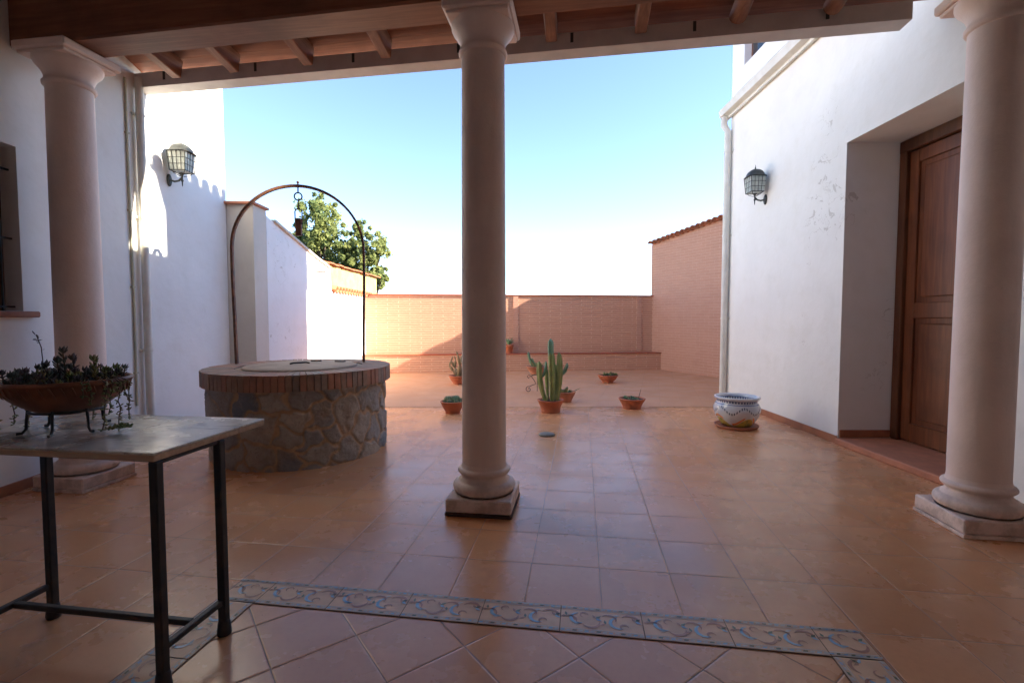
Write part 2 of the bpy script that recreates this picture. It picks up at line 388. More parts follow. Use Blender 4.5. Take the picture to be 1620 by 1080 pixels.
# border tiles with real gaps, then the glazed scrolls painted on each
def motif(mb, o, ux, uy, L, W, rr, corner=False):
    def P(a, b): return (o[0]+ux[0]*a+uy[0]*b, o[1]+ux[1]*a+uy[1]*b, .0095)
    def crescent(cx, cy, r, a0, a1, wmax, m):
        n = 7; vs = []
        for i in range(n+1):
            t = i/n; a = a0+(a1-a0)*t; wd = wmax*math.sin(PI*min(1, max(.04, t)))**.7
            vs.append(P(cx+(r+wd/2)*math.cos(a), cy+(r+wd/2)*math.sin(a))); vs.append(P(cx+(r-wd/2)*math.cos(a), cy+(r-wd/2)*math.sin(a)))
        mb.add(vs, [(2*i, 2*i+1, 2*i+3, 2*i+2) for i in range(n)], m)
    def petal(cx, cy, a, l, wd, m):
        c, s_ = math.cos(a), math.sin(a)
        q = [(0, 0), (.4, .5), (1, 0), (.4, -.5)]
        mb.add([P(cx+c*l*u-s_*wd*v, cy+s_*l*u+c*wd*v) for u, v in q], [(0, 1, 2, 3)], m)
    for k in range(1 if corner else 2):
        x0 = L*(.5 if corner else .27+.48*k)+rr.uniform(-.004, .004); y0 = W*.5; f = 1 if k == 0 else -1
        crescent(x0-.01, y0+.008*f, .034, rad(100), rad(300), .014, 0)
        crescent(x0+.035, y0-.012*f, .036, rad(-150*f), rad(10*f), .013, 1)
        crescent(x0-.05, y0-.01*f, .03, rad(-20), rad(150), .010, 1)
        petal(x0+.055, y0+.012, rad(40), .03, .014, 2); petal(x0+.055, y0+.012, rad(120), .026, .013, 1); petal(x0+.055, y0+.012, rad(-30), .028, .013, 0)
        petal(x0-.062, y0+.02*f, rad(100), .026, .012, 2); petal(x0-.062, y0+.02*f, rad(200), .026, .012, 1); petal(x0-.03, y0-.035*f, rad(20), .03, .012, 3)
        crescent(x0+.01, y0+.03*f, .016, rad(0), rad(260), .008, 1)
    n = 14
    for i in range(n):
        a = L*(i+.5)/n
        for b, d in ((W*.08, 1), (W*.92, -1)):
            m = 3 if i % 2 else (0 if i % 4 == 0 else 2)
            mb.add([P(a-.010, b-.004), P(a+.006, b-.004), P(a+.010, b+.004), P(a-.006, b+.004)], [(0, 1, 2, 3)], m)
    for b in (W*.035, W*.135, W*.865, W*.965):
        mb.add([P(.004, b-.0016), P(L-.006, b-.0016), P(L-.006, b+.0016), P(.004, b+.0016)], [(0, 1, 2, 3)], 3)
mo = MB(); mr = random.Random(3)
strip(BX0+gp/2, BX0+BW-gp/2, BY1-BW+gp, BY1-gp); strip(BX1-BW+gp/2, BX1-gp/2, BY1-BW+gp, BY1-gp)
motif(mo, (BX0, BY1-BW), (1, 0), (0, 1), BW, BW, mr) if False else None
n_ = 7; Lx = (BX1-BX0-2*BW)/n_
for i in range(n_):
    a = BX0+BW+i*Lx; strip(a+gp/2, a+Lx-gp/2, BY1-BW+gp*.3, BY1-gp); motif(mo, (a, BY1-BW), (1, 0), (0, 1), Lx, BW, mr)
for k in range(10):
    y1 = BY1-BW-k*L
    for x0, x1 in ((BX0, BX0+BW), (BX1-BW, BX1)):
        strip(x0+gp/2, x1-gp/2, y1-L+gp, y1-gp/2)
        motif(mo, (x1, y1-L), (0, 1), (-1, 0), L, BW, mr)
for cx in (BX0, BX1-BW): motif(mo, (cx, BY1-BW), (1, 0), (0, 1), BW, BW, mr, True)
def groutfix():
    mb = MB(); z = .006
    for x0, x1, y0, y1 in ((BX0-.002, BX1+.002, BY1-BW, BY1+.002), (BX0-.002, BX0+BW, -2.5, BY1-BW), (BX1-BW, BX1+.002, -2.5, BY1-BW)):
        mb.add([(x0, y0, z), (x1, y0, z), (x1, y1, z), (x0, y1, z)], [(0, 1, 2, 3)], 0)
    return mb
b = groutfix(); bm_2 = MB(); bm_2.v = b.v[:]; bm_2.f = b.f[:]; bm_2.m = [1]*len(b.f); bm_2.sm = b.sm[:]
bm_2.add(bm_.v, bm_.f, 0)
bo = bm_2.build('floor_border', [M['bord'], M['bgrout']]); bo['kind'] = 'structure'
o = mo.build('border_scroll_pattern', [M['mblue'], M['mred'], M['mgreen'], M['mgrey']]); o['kind'] = 'structure'

# ------------------------------------------------------------------ left house wall
A = cw(-3.27, -2.6); B = cw(-3.585, 6.13); rz, LL = frame(A, B)
YL = lambda y: (y+2.6)/8.73*LL       # distance along the wall for a given depth
lw = thing('house_wall', 'tall white plaster wall with barred window on the left side of the patio', 'wall', A, rz)
wx1 = YL(3.46); wx0 = wx1-.85
mb = MB(); wall_panel(mb, 0, LL, -.05, lambda x: 5.6, .38, [(wx0, wx1, 1.27, 2.42, .26)]); mb.build('wall', M['wall_lh'], lw)
win = MB(); 
for a, b_, c, d in ((wx0, wx0+.06, 1.27, 2.42), (wx1-.06, wx1, 1.27, 2.42), (wx0+.06, wx1-.06, 1.27, 1.34), (wx0+.06, wx1-.06, 2.35, 2.42), ((wx0+wx1)/2-.04, (wx0+wx1)/2+.04, 1.34, 2.35)):
    win.box(a, b_, .12, .17, c, d)
wo = win.build('window', M['doord'], lw)
g = MB(); g.box(wx0+.06, wx1-.06, .14, .147, 1.34, 2.35); g.build('pane', M['wglass'], wo)
g = MB()
for i in range(8):
    x = wx0+.08+i*(wx1-wx0-.16)/7; g.tube([(x, .06, 1.27), (x, .06, 2.42)], .008, 6)
for z in (1.30, 1.78, 2.26): g.box(wx0, wx1, .053, .067, z-.006, z+.006)
g.build('window_grille', M['iron'], lw)
g = MB(); g.bbox(wx0-.08, wx1+.08, -.05, .2, 1.225, 1.268, .008); g.build('window_sill', M['sill'], lw)
g = MB(); g.bbox(0, LL-.01, -.012, -.001, 0, .075, .003); g.build('skirting', M['skirt'], lw)
# downpipe and conduit
xp = YL(4.62)
g = MB(); g.tube([(xp, -.05, .02), (xp, -.05, 3.45)], .034, 14)
for z in (.9, 2.15, 3.1): g.lathe([(.038, 0), (.040, .01), (.038, .03)], 14, (xp, -.05, z)); g.box(xp-.05, xp+.05, -.02, 0, z+.005, z+.025)
g.build('downpipe', M['paint'], lw)
g = MB(); xq = YL(4.50)
g.tube([(xq, -.012, .4), (xq+.01, -.012, 1.4), (xq, -.012, 2.4), (xq, -.012, 3.4)], .010, 8)
for z in (.7, 1.5, 2.2, 2.9): g.box(xq-.018, xq+.018, -.024, 0, z, z+.015)
g.build('cable_conduit', simple('yellowed_conduit', (.55, .52, .36, 1), (.48, .45, .34, 1), .5), lw)

# ------------------------------------------------------------------ lower garden wall on the left
A = cw(-3.25, 6.14); B = cw(-3.32, 11.3); rz, LL = frame(A, B)
gw_ = thing('garden_wall', 'lower white wall with flaking paint sloping down behind the well', 'wall', A, rz)
def zt(x):
    if x < 2.0: return 2.64-x*.215
    if x < 2.62: return 2.21-(x-2.0)*.17
    return 1.70
mb = MB(); wall_panel(mb, .34, LL, -.05, lambda x: zt(x), .3, [(2.6199, 2.62, 9, 9.1, .1)] and (), 0)
mb = MB()
xs = [.33+.2*i for i in range(0, 12)]+[2.62, 2.6201]+[2.9+.4*i for i in range(6)]+[LL]
xs = sorted(x for x in set(xs) if x <= LL)
for a, b_ in zip(xs, xs[1:]):
    za, zb = zt(a), zt(b_-1e-6 if b_ != 2.6201 else b_)
    mb.add([(a, 0, -.05), (b_, 0, -.05), (b_, 0, zb), (a, 0, za), (a, .3, -.05), (b_, .3, -.05), (b_, .3, zb), (a, .3, za)], [(0, 1, 2, 3), (7, 6, 5, 4), (3, 2, 6, 7)])
mb.build('wall', M['wall_l'], gw_)
mb = MB(); mb.box(0, .33, 0.001, .42, -.05, 2.64); mb.build('end_pier', M['capst'], gw_)
mb = MB(); mb.bbox(-.05, .36, -.03, .44, 2.641, 2.675, .006)
mb.build('pier_cap', M['pots'], gw_)
mb = MB()
for a, b_ in zip(xs, xs[1:]):
    if b_ > 2.62 or a < .35: continue
    za, zb = zt(a)+.003, zt(b_)+.003
    mb.add([(a, -.035, za), (b_, -.035, zb), (b_, .33, zb), (a, .33, za), (a, -.035, za+.03), (b_, -.035, zb+.03), (b_, .33, zb+.03), (a, .33, za+.03)], [(3, 2, 1, 0), (4, 5, 6, 7), (0, 1, 5, 4), (2, 3, 7, 6), (1, 2, 6, 5), (3, 0, 4, 7)])
mb.build('coping', M['capst'], gw_)
def half_tile(mb, p0, p1, r, th=.014, m=0, flip=1, n=8, taper=.85):
    p0 = Vector(p0); p1 = Vector(p1); d = (p1-p0).normalized(); s_ = d.cross(Vector((0, 0, 1))).normalized(); u = s_.cross(d).normalized()*flip
    vs = []
    for p, rr in ((p0, r), (p1, r*taper)):
        for q in (rr, rr-th):
            for k in range(n+1):
                a = PI*k/n; vs.append(p+s_*math.cos(a)*q+u*math.sin(a)*q*.8)
    N = n+1; fs = []
    for k in range(n):
        fs.append((k, k+1, 2*N+k+1, 2*N+k)); fs.append((N+k+1, N+k, 3*N+k, 3*N+k+1)); fs.append((k, N+k, N+k+1, k+1)); fs.append((2*N+k, 2*N+k+1, 3*N+k+1, 3*N+k))
    for k in (0, n): fs.append((k, 2*N+k, 3*N+k, N+k))
    mb.add(vs, fs, m, True)
mb = MB(); x = 2.72
while x < LL-.1:
    half_tile(mb, (x, -.10, 1.735), (x, .30, 1.80), .085); half_tile(mb, (x+.085, -.08, 1.745), (x+.085, .30, 1.81), .075, flip=-1); x += .17
mb.build('tile_coping', M['rooft'], gw_)
# iron bracket sticking out of the wall
mb = MB(); mb.tube([(1.95, .0, 1.98), (1.95, -.16, 1.99), (1.95, -.20, 1.90)], .012, 6); mb.build('wall_bracket', M['rustd'], gw_)

# old yellow wall behind
A = cw(-3.66, 8.42); B = cw(-3.66, 12.35); A = cw(-3.56, 8.9); B = cw(-3.46, 12.4); rz, LL = frame(A, B)
yw = thing('stucco_wall', 'old yellow stucco wall rising behind the white wall on the left', 'wall', A, rz)
mb = MB(); jr = random.Random(9)
xs = [LL*i/24 for i in range(25)]; zz = [2.27-.012*i/24*1+jr.uniform(-.012, .012) for i in range(25)]
zf = lambda x: np.interp(x, xs, zz)
wall_panel(mb, -.55, LL, -.05, lambda x: float(zf(max(0, x))), .3); mb.build('wall', M['stuccoy'], yw)
mb = MB(); x = -.5
while x < LL:
    half_tile(mb, (x, -.03, float(zf(max(x, 0)))-.01), (x+.24, -.03, float(zf(max(x, 0)))-.01), .05, .012, n=5); x += .23
mb.build('tile_coping', M['rooft'], yw)

# ------------------------------------------------------------------ back wall with ledge
A = cw(-3.32, 10.93); B = cw(3.55, 11.72); rz, LL = frame(A, B)
bw = thing('brick_wall', 'long low brick-faced wall with a ledge closing the far end of the terrace', 'wall', A, rz)
mb = MB(); wall_panel(mb, 0, LL, -.05, lambda x: 1.735, .2); mb.build('wall', M['brick'], bw)
mb = MB(); mb.bbox(0, LL, -.03, .23, 1.737, 1.765, .006); mb.build('coping', M['ledge'], bw)
mb = MB(); mb.box(0, LL-.02, -.30, -.003, -.02, .385); mb.build('ledge', M['brick'], bw)
mb = MB(); mb.bbox(0, LL-.02, -.325, -.003, .387, .41, .006); mb.build('ledge_cap', M['ledge'], bw)
for xx in (3.43, 6.42):
    mb = MB(); mb.box(xx-.06, xx+.06, -.022, -.002, .412, 1.735); mb.build('pilaster', M['brickr'], bw)

# right brick wall of the shed
A = cw(3.37, 11.75); Bp = cw(4.24, 9.82); d = (Bp-A).normalized(); B = A+d*5.4; rz, LL = frame(A, B)  # unseen length behind the house added to keep sun off the terrace
sw = thing('shed_wall', 'higher brick-faced wall with roof tiles along its slanting top, right of the terrace', 'wall', A, rz)
slope = .105
mb = MB(); wall_panel(mb, 0, LL, -.05, lambda x: 2.98+slope*x, .22); mb.build('wall', M['brickr'], sw)
mb = MB(); x = -.02
while x < LL:
    z = 3.0+slope*x
    half_tile(mb, (x+.06, -.10, z), (x+.06, .34, z+.04), .075, .016); half_tile(mb, (x+.135, -.08, z+.02), (x+.135, .34, z+.05), .06, .014, flip=-1); x += .15
mb.build('roof_tiles', M['rooft'], sw)

# ------------------------------------------------------------------ right house
XR = 3.17
A = cw(XR, 7.13); B = cw(XR, -2.6); rz, LL = frame(A, B)
rh = thing('house', 'white house with peeling plaster and a recessed wooden door on the right of the patio', 'house', A, rz)
dx0, dx1 = 7.13-4.66, 7.13-3.42
YN = 7.13-4.52
mb = MB()
wall_panel(mb, 0, 2.44, -.05, lambda x: 4.38, .62); wall_panel(mb, 2.44, LL, -.05, lambda x: 5.03, .62, [(dx0, dx1, -.05, 2.875, .60)])
mb.build('wall', M['wall_r'], rh)
mb = MB(); wall_panel(mb, 2.441, YN, 5.034, lambda x: 5.78, .3); wall_panel(mb, 0, 2.44, 4.384, lambda x: 5.78, .3, [(.36, 1.3, 4.66, 5.5, .14)]); mb.box(0, .3, .301, 2.2, -.05, 5.78); mb.box(.31, LL, 1.9, 2.2, -.05, 5.03); mb.box(0, YN, 2.21, 2.3, 4.0, 5.77); mb.box(YN-.15, YN-.002, .301, 2.2, 5.04, 5.77)
mb.build('upper_wall', M['wall'], rh)
mb = MB(); mb.box(.36, 1.3, .095, .135, 4.66, 5.5); wo = mb.build('upper_window', M['doord'], rh)
mb = MB(); mb.box(.42, .80, .088, .093, 4.74, 5.43); mb.box(.86, 1.24, .088, .093, 4.74, 5.43); mb.build('pane', M['wglass'], wo)
mb = MB(); mb.box(YN+.01, LL, .63, 1.89, 4.90, 5.02); mb.box(-.05, YN+.05, -.06, 2.35, 5.79, 5.83); x = 0.0
while x < YN:
    half_tile(mb, (x+.08, -.16, 5.87), (x+.08, .35, 6.0), .095, .016); half_tile(mb, (x+.18, -.13, 5.90), (x+.18, .35, 6.03), .075, .014, flip=-1)
    half_tile(mb, (x+.08, .33, 5.99), (x+.08, 2.3, 6.5), .095, .016); x += .2
mb.add([(-.05, .2, 5.84), (YN+.05, .2, 5.84), (YN+.05, 2.3, 6.45), (-.05, 2.3, 6.45)], [(0, 1, 2, 3)]); mb.add([(-.05, 2.3, 5.8), (YN+.05, 2.3, 5.8), (YN+.05, 2.3, 6.45), (-.05, 2.3, 6.45)], [(0, 1, 2, 3)])
mb.build('roof', M['rooft'], rh)
# gutter
mb = MB()
prof = [(-.01, .13), (-.01, .0), (-.05, -.005), (-.05, .03), (-.12, .05), (-.14, .135), (-.125, .135), (-.105, .06), (-.03, .045)]
x0, x1 = -.12, LL-3.0
vs = [(x, y, 4.10+z) for x in (x0, x1) for y, z in prof]; n = len(prof)
mb.add(vs, [(i, (i+1) % n, n+(i+1) % n, n+i) for i in range(n)]+[tuple(range(n-1, -1, -1)), tuple(range(n, 2*n))])
mb.box(x0, x1, -.015, -.002, 4.235, 4.27)
mb.build('gutter', M['paint'], rh)
mb = MB(); px_ = .02
mb.tube([(px_-.05, -.09, 4.12), (px_-.05, -.09, 4.0), (px_, -.055, 3.9), (px_, -.055, .05)], .046, 16)
for z in (3.6, 2.4, 1.2): mb.lathe([(.050, 0), (.052, .01), (.050, .03)], 16, (px_, -.055, z)); mb.box(px_-.06, px_+.07, -.012, 0, z+.004, z+.026)
mb.build('downpipe', M['paint'], rh)
mb = MB(); mb.bbox(.03, dx0, -.013, -.001, 0, .075, .003); mb.bbox(dx1+.001, LL, -.013, -.001, 0, .075, .003)
mb.bbox(dx0+.001, dx0+.013, .012, .5, .061, .135, .003); mb.build('skirting', M['skirt'], rh)
mb = MB(); mb.bbox(dx0, dx1, -.03, .6, 0.0, .058, .008); mb.build('doorstep', M['pots'], rh)
# door
fr = MB(); yF = .50
fr.bbox(dx0+.002, dx0+.085, yF, yF+.09, .06, 2.84, .008); fr.bbox(dx1-.085, dx1-.002, yF, yF+.09, .06, 2.84, .008); fr.bbox(dx0+.002, dx1-.002, yF-.003, yF+.09, 2.76, 2.872, .008)
fr.build('door_frame', M['doord'], rh)
dr = MB(); a, b_ = dx0+.087, dx1-.087; yD = yF+.035; st = .10
dr.bbox(a, a+st, yD, yD+.045, .07, 2.755, .005); dr.bbox(b_-st, b_, yD, yD+.045, .07, 2.755, .005)
for z0, z1 in ((.07, .24), (1.22, 1.36), (2.64, 2.755)): dr.bbox(a+st, b_-st, yD+.001, yD+.044, z0, z1, .005)
for z0, z1 in ((.24, 1.22), (1.36, 2.64)):
    dr.box(a+st, b_-st, yD+.022, yD+.03, z0, z1); dr.bbox(a+st+.05, b_-st-.05, yD+.010, yD+.0215, z0+.05, z1-.05, .009)
do = dr.build('door', M['door'], rh)
h = MB(); h.lathe([(.022, 0), (.022, .006), (.009, .008), (.009, .03), (.024, .04), (.026, .055), (.014, .066), (0, .068)], 16, M=Matrix.Translation((b_-.05, yD-.001, 1.12)) @ Matrix.Rotation(rad(90), 4, 'X')); h.build('handle', M['rustd'], do)

# wall closing the porch behind the photographer, opening on the house
A = cw(4.4, -2.6); B = cw(-4.4, -2.6); rz, LL = frame(A, B)
pw = thing('porch_back_wall', 'white house wall at the back of the porch, behind the viewer', 'wall', A, rz)
mb = MB(); wall_panel(mb, 0, LL, -.05, lambda x: 4.9, .3, [(3.6, 4.9, .02, 2.2, .2)]); mb.build('wall', M['wall'], pw)
mb = MB(); mb.box(3.6, 4.9, .1, .14, .02, 2.2); mb.build('door', M['door'], pw)

# ------------------------------------------------------------------ porch roof
GZ = 3.37            # underside of the eave gutter
gl = G(245, 150, GZ); gr = G(1437, 48, GZ)
pr = thing('porch_roof', 'wooden porch roof with rafters, heavy beam and pale eave gutter above the columns', 'roof', (0, 0, 0))
d = (gr-gl).normalized(); nrm = Vector((-d.y, d.x, 0))
E0 = gl-d*.12; E1 = gr-d*.06; W_ = .15
mb = MB()
sec = [(0, 0), (0, .105), (-.012, .115), (-.012, .13), (.0, .13), (.012, .118), (.012, .012), (W_-.012, .012), (W_-.012, .118), (W_, .13), (W_, 0)]
vs = [E+nrm*(-a)*1.0 + Vector((0, 0, b_)) for E in (E0, E1) for a, b_ in [(q[0], q[1]) for q in sec]]; n = len(sec)
mb.add(vs, [(i, (i+1) % n, n+(i+1) % n, n+i) for i in range(n)]+[tuple(range(n-1, -1, -1)), tuple(range(n, 2*n))])
go = mb.build('gutter', M['gutter'], pr)
mb = MB()
for k in range(7):
    p = E0+(E1-E0)*((k+.4)/7); q = p-nrm*W_
    mb.box(-.012, .012, -.004, -.0005, .05, .125, M=Matrix.Translation(q) @ Matrix.Rotation(math.atan2(d.y, d.x), 4, 'Z'))
mb.build('gutter_bracket', M['lampm'], go)
# geometry of the slope: world y from the gutter's inner edge back to the house
yg = lambda x: gl.y + (x-gl.x)*(d.y/d.x) - W_ - .01
SL = math.tan(rad(11))
zr = lambda y: 3.405+ (yg(0)-y)*SL     # underside of rafters
BYc = 3.07
x0p, x1p = -4.75, 3.9
BZ = 3.10
mb = MB(); mb.bbox(-4.5, 3.5, BYc-.155, BYc+.085, BZ, BZ+.36, .012, M=Matrix.Translation((-3.6, BYc, 0)) @ Matrix.Rotation(rad(-1.0), 4, 'Z') @ Matrix.Translation((3.6, -BYc, 0))); mb.build('main_beam', M['beamx'], pr)
raf = [(285, 120), (373, 110), (488, 98), (610, 85), (745, 75), (873, 65), (1013, 52), (1165, 40), (1310, 30)]
for i, (px, py) in enumerate(raf):
    p = G(px, py, 3.44); x = p.x; y1 = yg(x)-.03
    mb = MB(); Mx = Matrix.Translation((x, y1, zr(y1))) @ Matrix.Rotation(-math.atan(SL), 4, 'X')
    if i < 7:
        mb.bbox(-.045, .045, -6.0, 0, 0, .17, .008, M=Mx)
    else:
        mb.tube([Mx @ Vector((0, -6, .09)), Mx @ Vector((.01, -3, .09)), Mx @ Vector((0, -1.2, .08)), Mx @ Vector((0, 0, .07))], [.08, .08, .072, .064], 14)
    mb.build('rafter', M['beamy'], pr)
# plank deck, boards running along the eave
mb = MB(); bwid = .14; y = yg(0)+.12; k = 0; jr = random.Random(4); ang = math.atan2(d.y, d.x)
while y > -2.8:
    z = zr(y)+.172+jr.uniform(-.003, .003); z2 = zr(y-bwid)+.172
    xa, xb = -4.9, 4.1
    def sk(x): return (d.y/d.x)*x if True else 0
    mb.add([(xa, y+sk(xa), z), (xb, y+sk(xb), z), (xb, y-bwid+.006+sk(xb), z2-.001), (xa, y-bwid+.006+sk(xa), z2-.001),
            (xa, y+sk(xa), z+.022), (xb, y+sk(xb), z+.022), (xb, y-bwid+.006+sk(xb), z2+.022), (xa, y-bwid+.006+sk(xa), z2+.022)],
           [(3, 2, 1, 0), (4, 5, 6, 7), (0, 1, 5, 4), (1, 2, 6, 5), (2, 3, 7, 6), (3, 0, 4, 7)])
    y -= bwid
mb.build('plank_ceiling', M['plank'], pr)
mb = MB(); y0 = yg(0)+.05
mb.add([(xx, yy+sk(xx), zr(yy)+.215+dz) for dz in (0, .06) for xx, yy in ((-4.9, y0), (4.1, y0), (4.1, -2.9), (-4.9, -2.9))], [(3, 2, 1, 0), (4, 5, 6, 7), (0, 1, 5, 4), (1, 2, 6, 5), (2, 3, 7, 6), (3, 0, 4, 7)])
x = -4.85
while x < 4.0:
    half_tile(mb, (x, y0+.03+sk(x), zr(y0)+.295), (x, -2.9, zr(-2.9)+.30), .085, .015, n=6, taper=1); x += .19
mb.build('roof_tiles', M['rooft'], pr)

# ------------------------------------------------------------------ columns
def column(x, y, label, foot='col', ch=.205):
    c = thing('column', label, 'column', (x, y, 0), 0, 'porch columns in a row')
    mb = MB(); mb.bbox(-ch-.004, ch+.004, -ch-.004, ch+.004, 0, .022, .004); mb.build('footing', M[foot], c)
    mb = MB(); mb.bbox(-ch, ch, -ch, ch, .0225, .105, .008)
    pf = [(.19, .1055)]
    for k in range(13):
        a = -PI/2+PI*k/12; pf.append((.165+.037*math.cos(a), .143+.0375*math.sin(a)))
    pf += [(.163, .188), (.150, .20), (.145, .212), (.146, .222), (.155, .224)]
    for k in range(9):
        a = -PI/2+PI*k/8; pf.append((.150+.020*math.cos(a), .245+.018*math.sin(a)))
    pf += [(.147, .268), (.143, .29)]
    mb.lathe(pf, 48); mb.build('base', M['col'], c)
    mb = MB(); pf = []
    for k in range(17):
        t = k/16; pf.append((.1425-.009*t**1.8, .2905+2.55*t-.0005))
    mb.lathe(pf, 48, cap=False); mb.build('shaft', M['col'], c)
    mb = MB(); pf = [(.1335, 2.840), (.145, 2.842), (.151, 2.852), (.151, 2.866), (.143, 2.878), (.136, 2.884), (.139, 2.91), (.150, 2.94), (.168, 2.965), (.186, 2.985), (.195, 3.003), (.196, 3.018)]
    mb.lathe(pf, 48); 
    q = ch+.003
    mb.bbox(-q+.02, q-.02, -q+.02, q-.02, 3.0185, 3.04, .006); mb.bbox(-q, q, -q, q, 3.0405, 3.099, .010); mb.build('capital', M['col'], c)
    return c
column(-3.63, 3.05, 'smooth pale pink column beside the left wall, behind the iron table')
column(-.622, 3.05, 'smooth pale pink column standing in the middle of the view', 'dark')
column(2.31, 3.16, 'smooth pale pink column in front of the wooden door on the right')

# ------------------------------------------------------------------ well
wc = cw(-1.98, 4.53); WR = .765
wl = thing('water_well', 'round stone-clad well with brick rim and rusty hoop on the left of the patio', 'well', wc, TH)
n, nz = 420, 90; H0, H1 = 0.0, .64
cells = []
wr = random.Random(21)
circ = 2*PI*WR
rows = 4
for j in range(-1, rows+1):
    k = 20
    for i in range(k):
        cells.append(((i+.5*(j % 2)+wr.uniform(-.42, .42))*circ/k, (j+.5+wr.uniform(-.38, .38))*(H1/rows)))
cells = [c for c in cells if wr.random() > .10]
C0 = np.array(cells); NC = len(C0); C3 = np.concatenate([C0, C0+[circ, 0], C0-[circ, 0]])
S, Z = np.meshgrid(np.arange(n)*circ/n, np.linspace(H0, H1, nz), indexing='ij')
Sx = S+.018*np.sin(Z*31+S*9)+.012*np.sin(S*47+Z*13); Zx = Z+.014*np.sin(S*23)+.01*np.sin(S*51+Z*17)
P_ = np.stack([Sx.ravel(), Zx.ravel()*1.1], 1); C3s = C3*[1, 1.1]
dd = np.linalg.norm(P_[:, None, :]-C3s[None], axis=2)
i1 = dd.argmin(1); d1 = dd[np.arange(len(P_)), i1]; dd[np.arange(len(P_)), i1] = 9
i2 = dd.argmin(1); d2 = dd[np.arange(len(P_)), i2]
sepd = np.linalg.norm(C3s[i1]-C3s[i2], axis=1)+1e-6
ed = (d2**2-d1**2)/(2*sepd)
cid = i1 % NC
rng = np.random.RandomState(5); ch_ = rng.uniform(.008, .021, NC); tx, tz = rng.uniform(-.06, .06, NC), rng.uniform(-.06, .06, NC)
st_ = np.clip((ed-.010)/.014, 0, 1); st_ = st_*st_*(3-2*st_)
loc_ = P_-C3s[i1]
disp = st_*(ch_[cid]+loc_[:, 0]*tx[cid]+loc_[:, 1]*tz[cid])
vs = []
for q in range(len(P_)):
    i, j = divmod(q, nz); a = 2*PI*i/n; z = H0+(H1-H0)*j/(nz-1)
    dn = .006*mnoise.noise(Vector((math.cos(a)*14, math.sin(a)*14, z*16)))+.004*mnoise.noise(Vector((math.cos(a)*40, math.sin(a)*40, z*45)))
    r = WR-.018+disp[q]+dn; vs.append((r*math.cos(a), r*math.sin(a), z))
mb = MB(); fs = []
for i in range(n):
    i_ = (i+1) % n
    for j in range(nz-1): fs.append((i*nz+j, i_*nz+j, i_*nz+j+1, i*nz+j+1))
mb.add(vs, fs, 0, True)
t = NT('slate_cladding')
at = t.n('ShaderNodeAttribute', attribute_name='stone'); sc3 = t.n('ShaderNodeSeparateColor'); t.l(at.outputs['Color'], sc3.inputs[0])
c = t.mix(t.ramp(sc3.outputs[0], 0, .55, 0, 1), (.19, .205, .225, 1), (.32, .30, .27, 1)); c = t.mix(t.ramp(sc3.outputs[0], .6, .95), c, (.46, .40, .33, 1))
c = t.mix(t.ramp(t.noise(5, 5, .65), .42, .68, 0, .75), c, (.27, .20, .14, 1)); c = t.mix(t.ramp(t.noise(22, 5, .7), .45, .75, 0, .6), c, (.38, .36, .32, 1))
c = t.mix(t.ramp(t.noise(60, 3, .7), .5, .8, 0, .5), c, (.09, .09, .09, 1))
mort = t.mix(t.ramp(t.noise(12, 4), .35, .65), (.52, .35, .22, 1), (.40, .27, .17, 1))
c = t.mix(sc3.outputs[1], mort, c)
M['slate'] = t.fin(c, .78, t.bump(t.math('ADD', t.noise(30, 6, .7), t.math('MULTIPLY', t.noise(9, 3), 1.5)), .7, .012), .35)
wb = mb.build('stone_wall', M['slate'], wl)
rv = rng.uniform(0, 1, NC); ca = wb.data.color_attributes.new('stone', 'FLOAT_COLOR', 'POINT')
buf = np.zeros((len(vs), 4), np.float32); buf[:, 0] = rv[cid]; buf[:, 1] = np.clip((ed-.011)/.008, 0, 1); buf[:, 3] = 1
ca.data.foreach_set('color', buf.ravel())
# brick rim: bricks on edge round the lip
mb = MB(); NB = 96; br = random.Random(8)
mb.lathe([(.3, .655), (WR+.015, .655), (WR+.015, .762), (.3, .764)], 96, m=2, cap=False)
for k in range(NB):
    a = 2*PI*(k+.5)/NB; ro = WR+.042+br.uniform(-.004, .004); w2 = PI*ro/NB-.0035
    vs = []
    for r, ww in ((ro-.26, w2*.66), (ro, w2)):
        for z in (.641, .772+br.uniform(-.0015, .0015)):
            for s_ in (-1, 1): vs.append((r*math.cos(a)-s_*ww*math.sin(a), r*math.sin(a)+s_*ww*math.cos(a), z))
    mb.add(vs, [(0, 1, 5, 4), (2, 6, 7, 3), (4, 5, 7, 6), (0, 2, 3, 1), (0, 4, 6, 2), (1, 3, 7, 5)], br.choice([0, 0, 1, 3]))
M['rb1'] = simple('rim_brick_brown', (.36, .24, .17, 1), (.28, .18, .13, 1), .7, 14, .5)
M['rb2'] = simple('rim_brick_red', (.42, .21, .14, 1), (.34, .18, .12, 1), .7, 14, .5)
M['rb3'] = simple('rim_brick_dark', (.31, .23, .18, 1), (.24, .18, .14, 1), .7, 14, .5)
M['mortar'] = simple('rim_mortar', (.40, .30, .21, 1), (.30, .22, .15, 1), .8, 10, .5)
mb.build('brick_rim', [M['rb1'], M['rb2'], M['mortar'], M['rb3']], wl)
mb = MB(); mb.lathe([(.50, .7655), (.498, .776), (.485, .781), (.3, .786), (0, .788)], 64)
M['lid'] = simple('pale_stone_lid', (.42, .30, .20, 1), (.31, .22, .15, 1), .75, 5, .3, .004, .5)
lid = mb.build('lid', M['lid'], wl)
for xx, yy, a in ((.02, .30, .1), (.28, .24, -.1)):
    mb = MB(); mb.bbox(-.05, .05, -.02, .02, .789, .80, .003, M=Matrix.Translation((xx, yy, 0)) @ Matrix.Rotation(a, 4, 'Z'))
    mb.build('hinge', M['rustd'], lid)
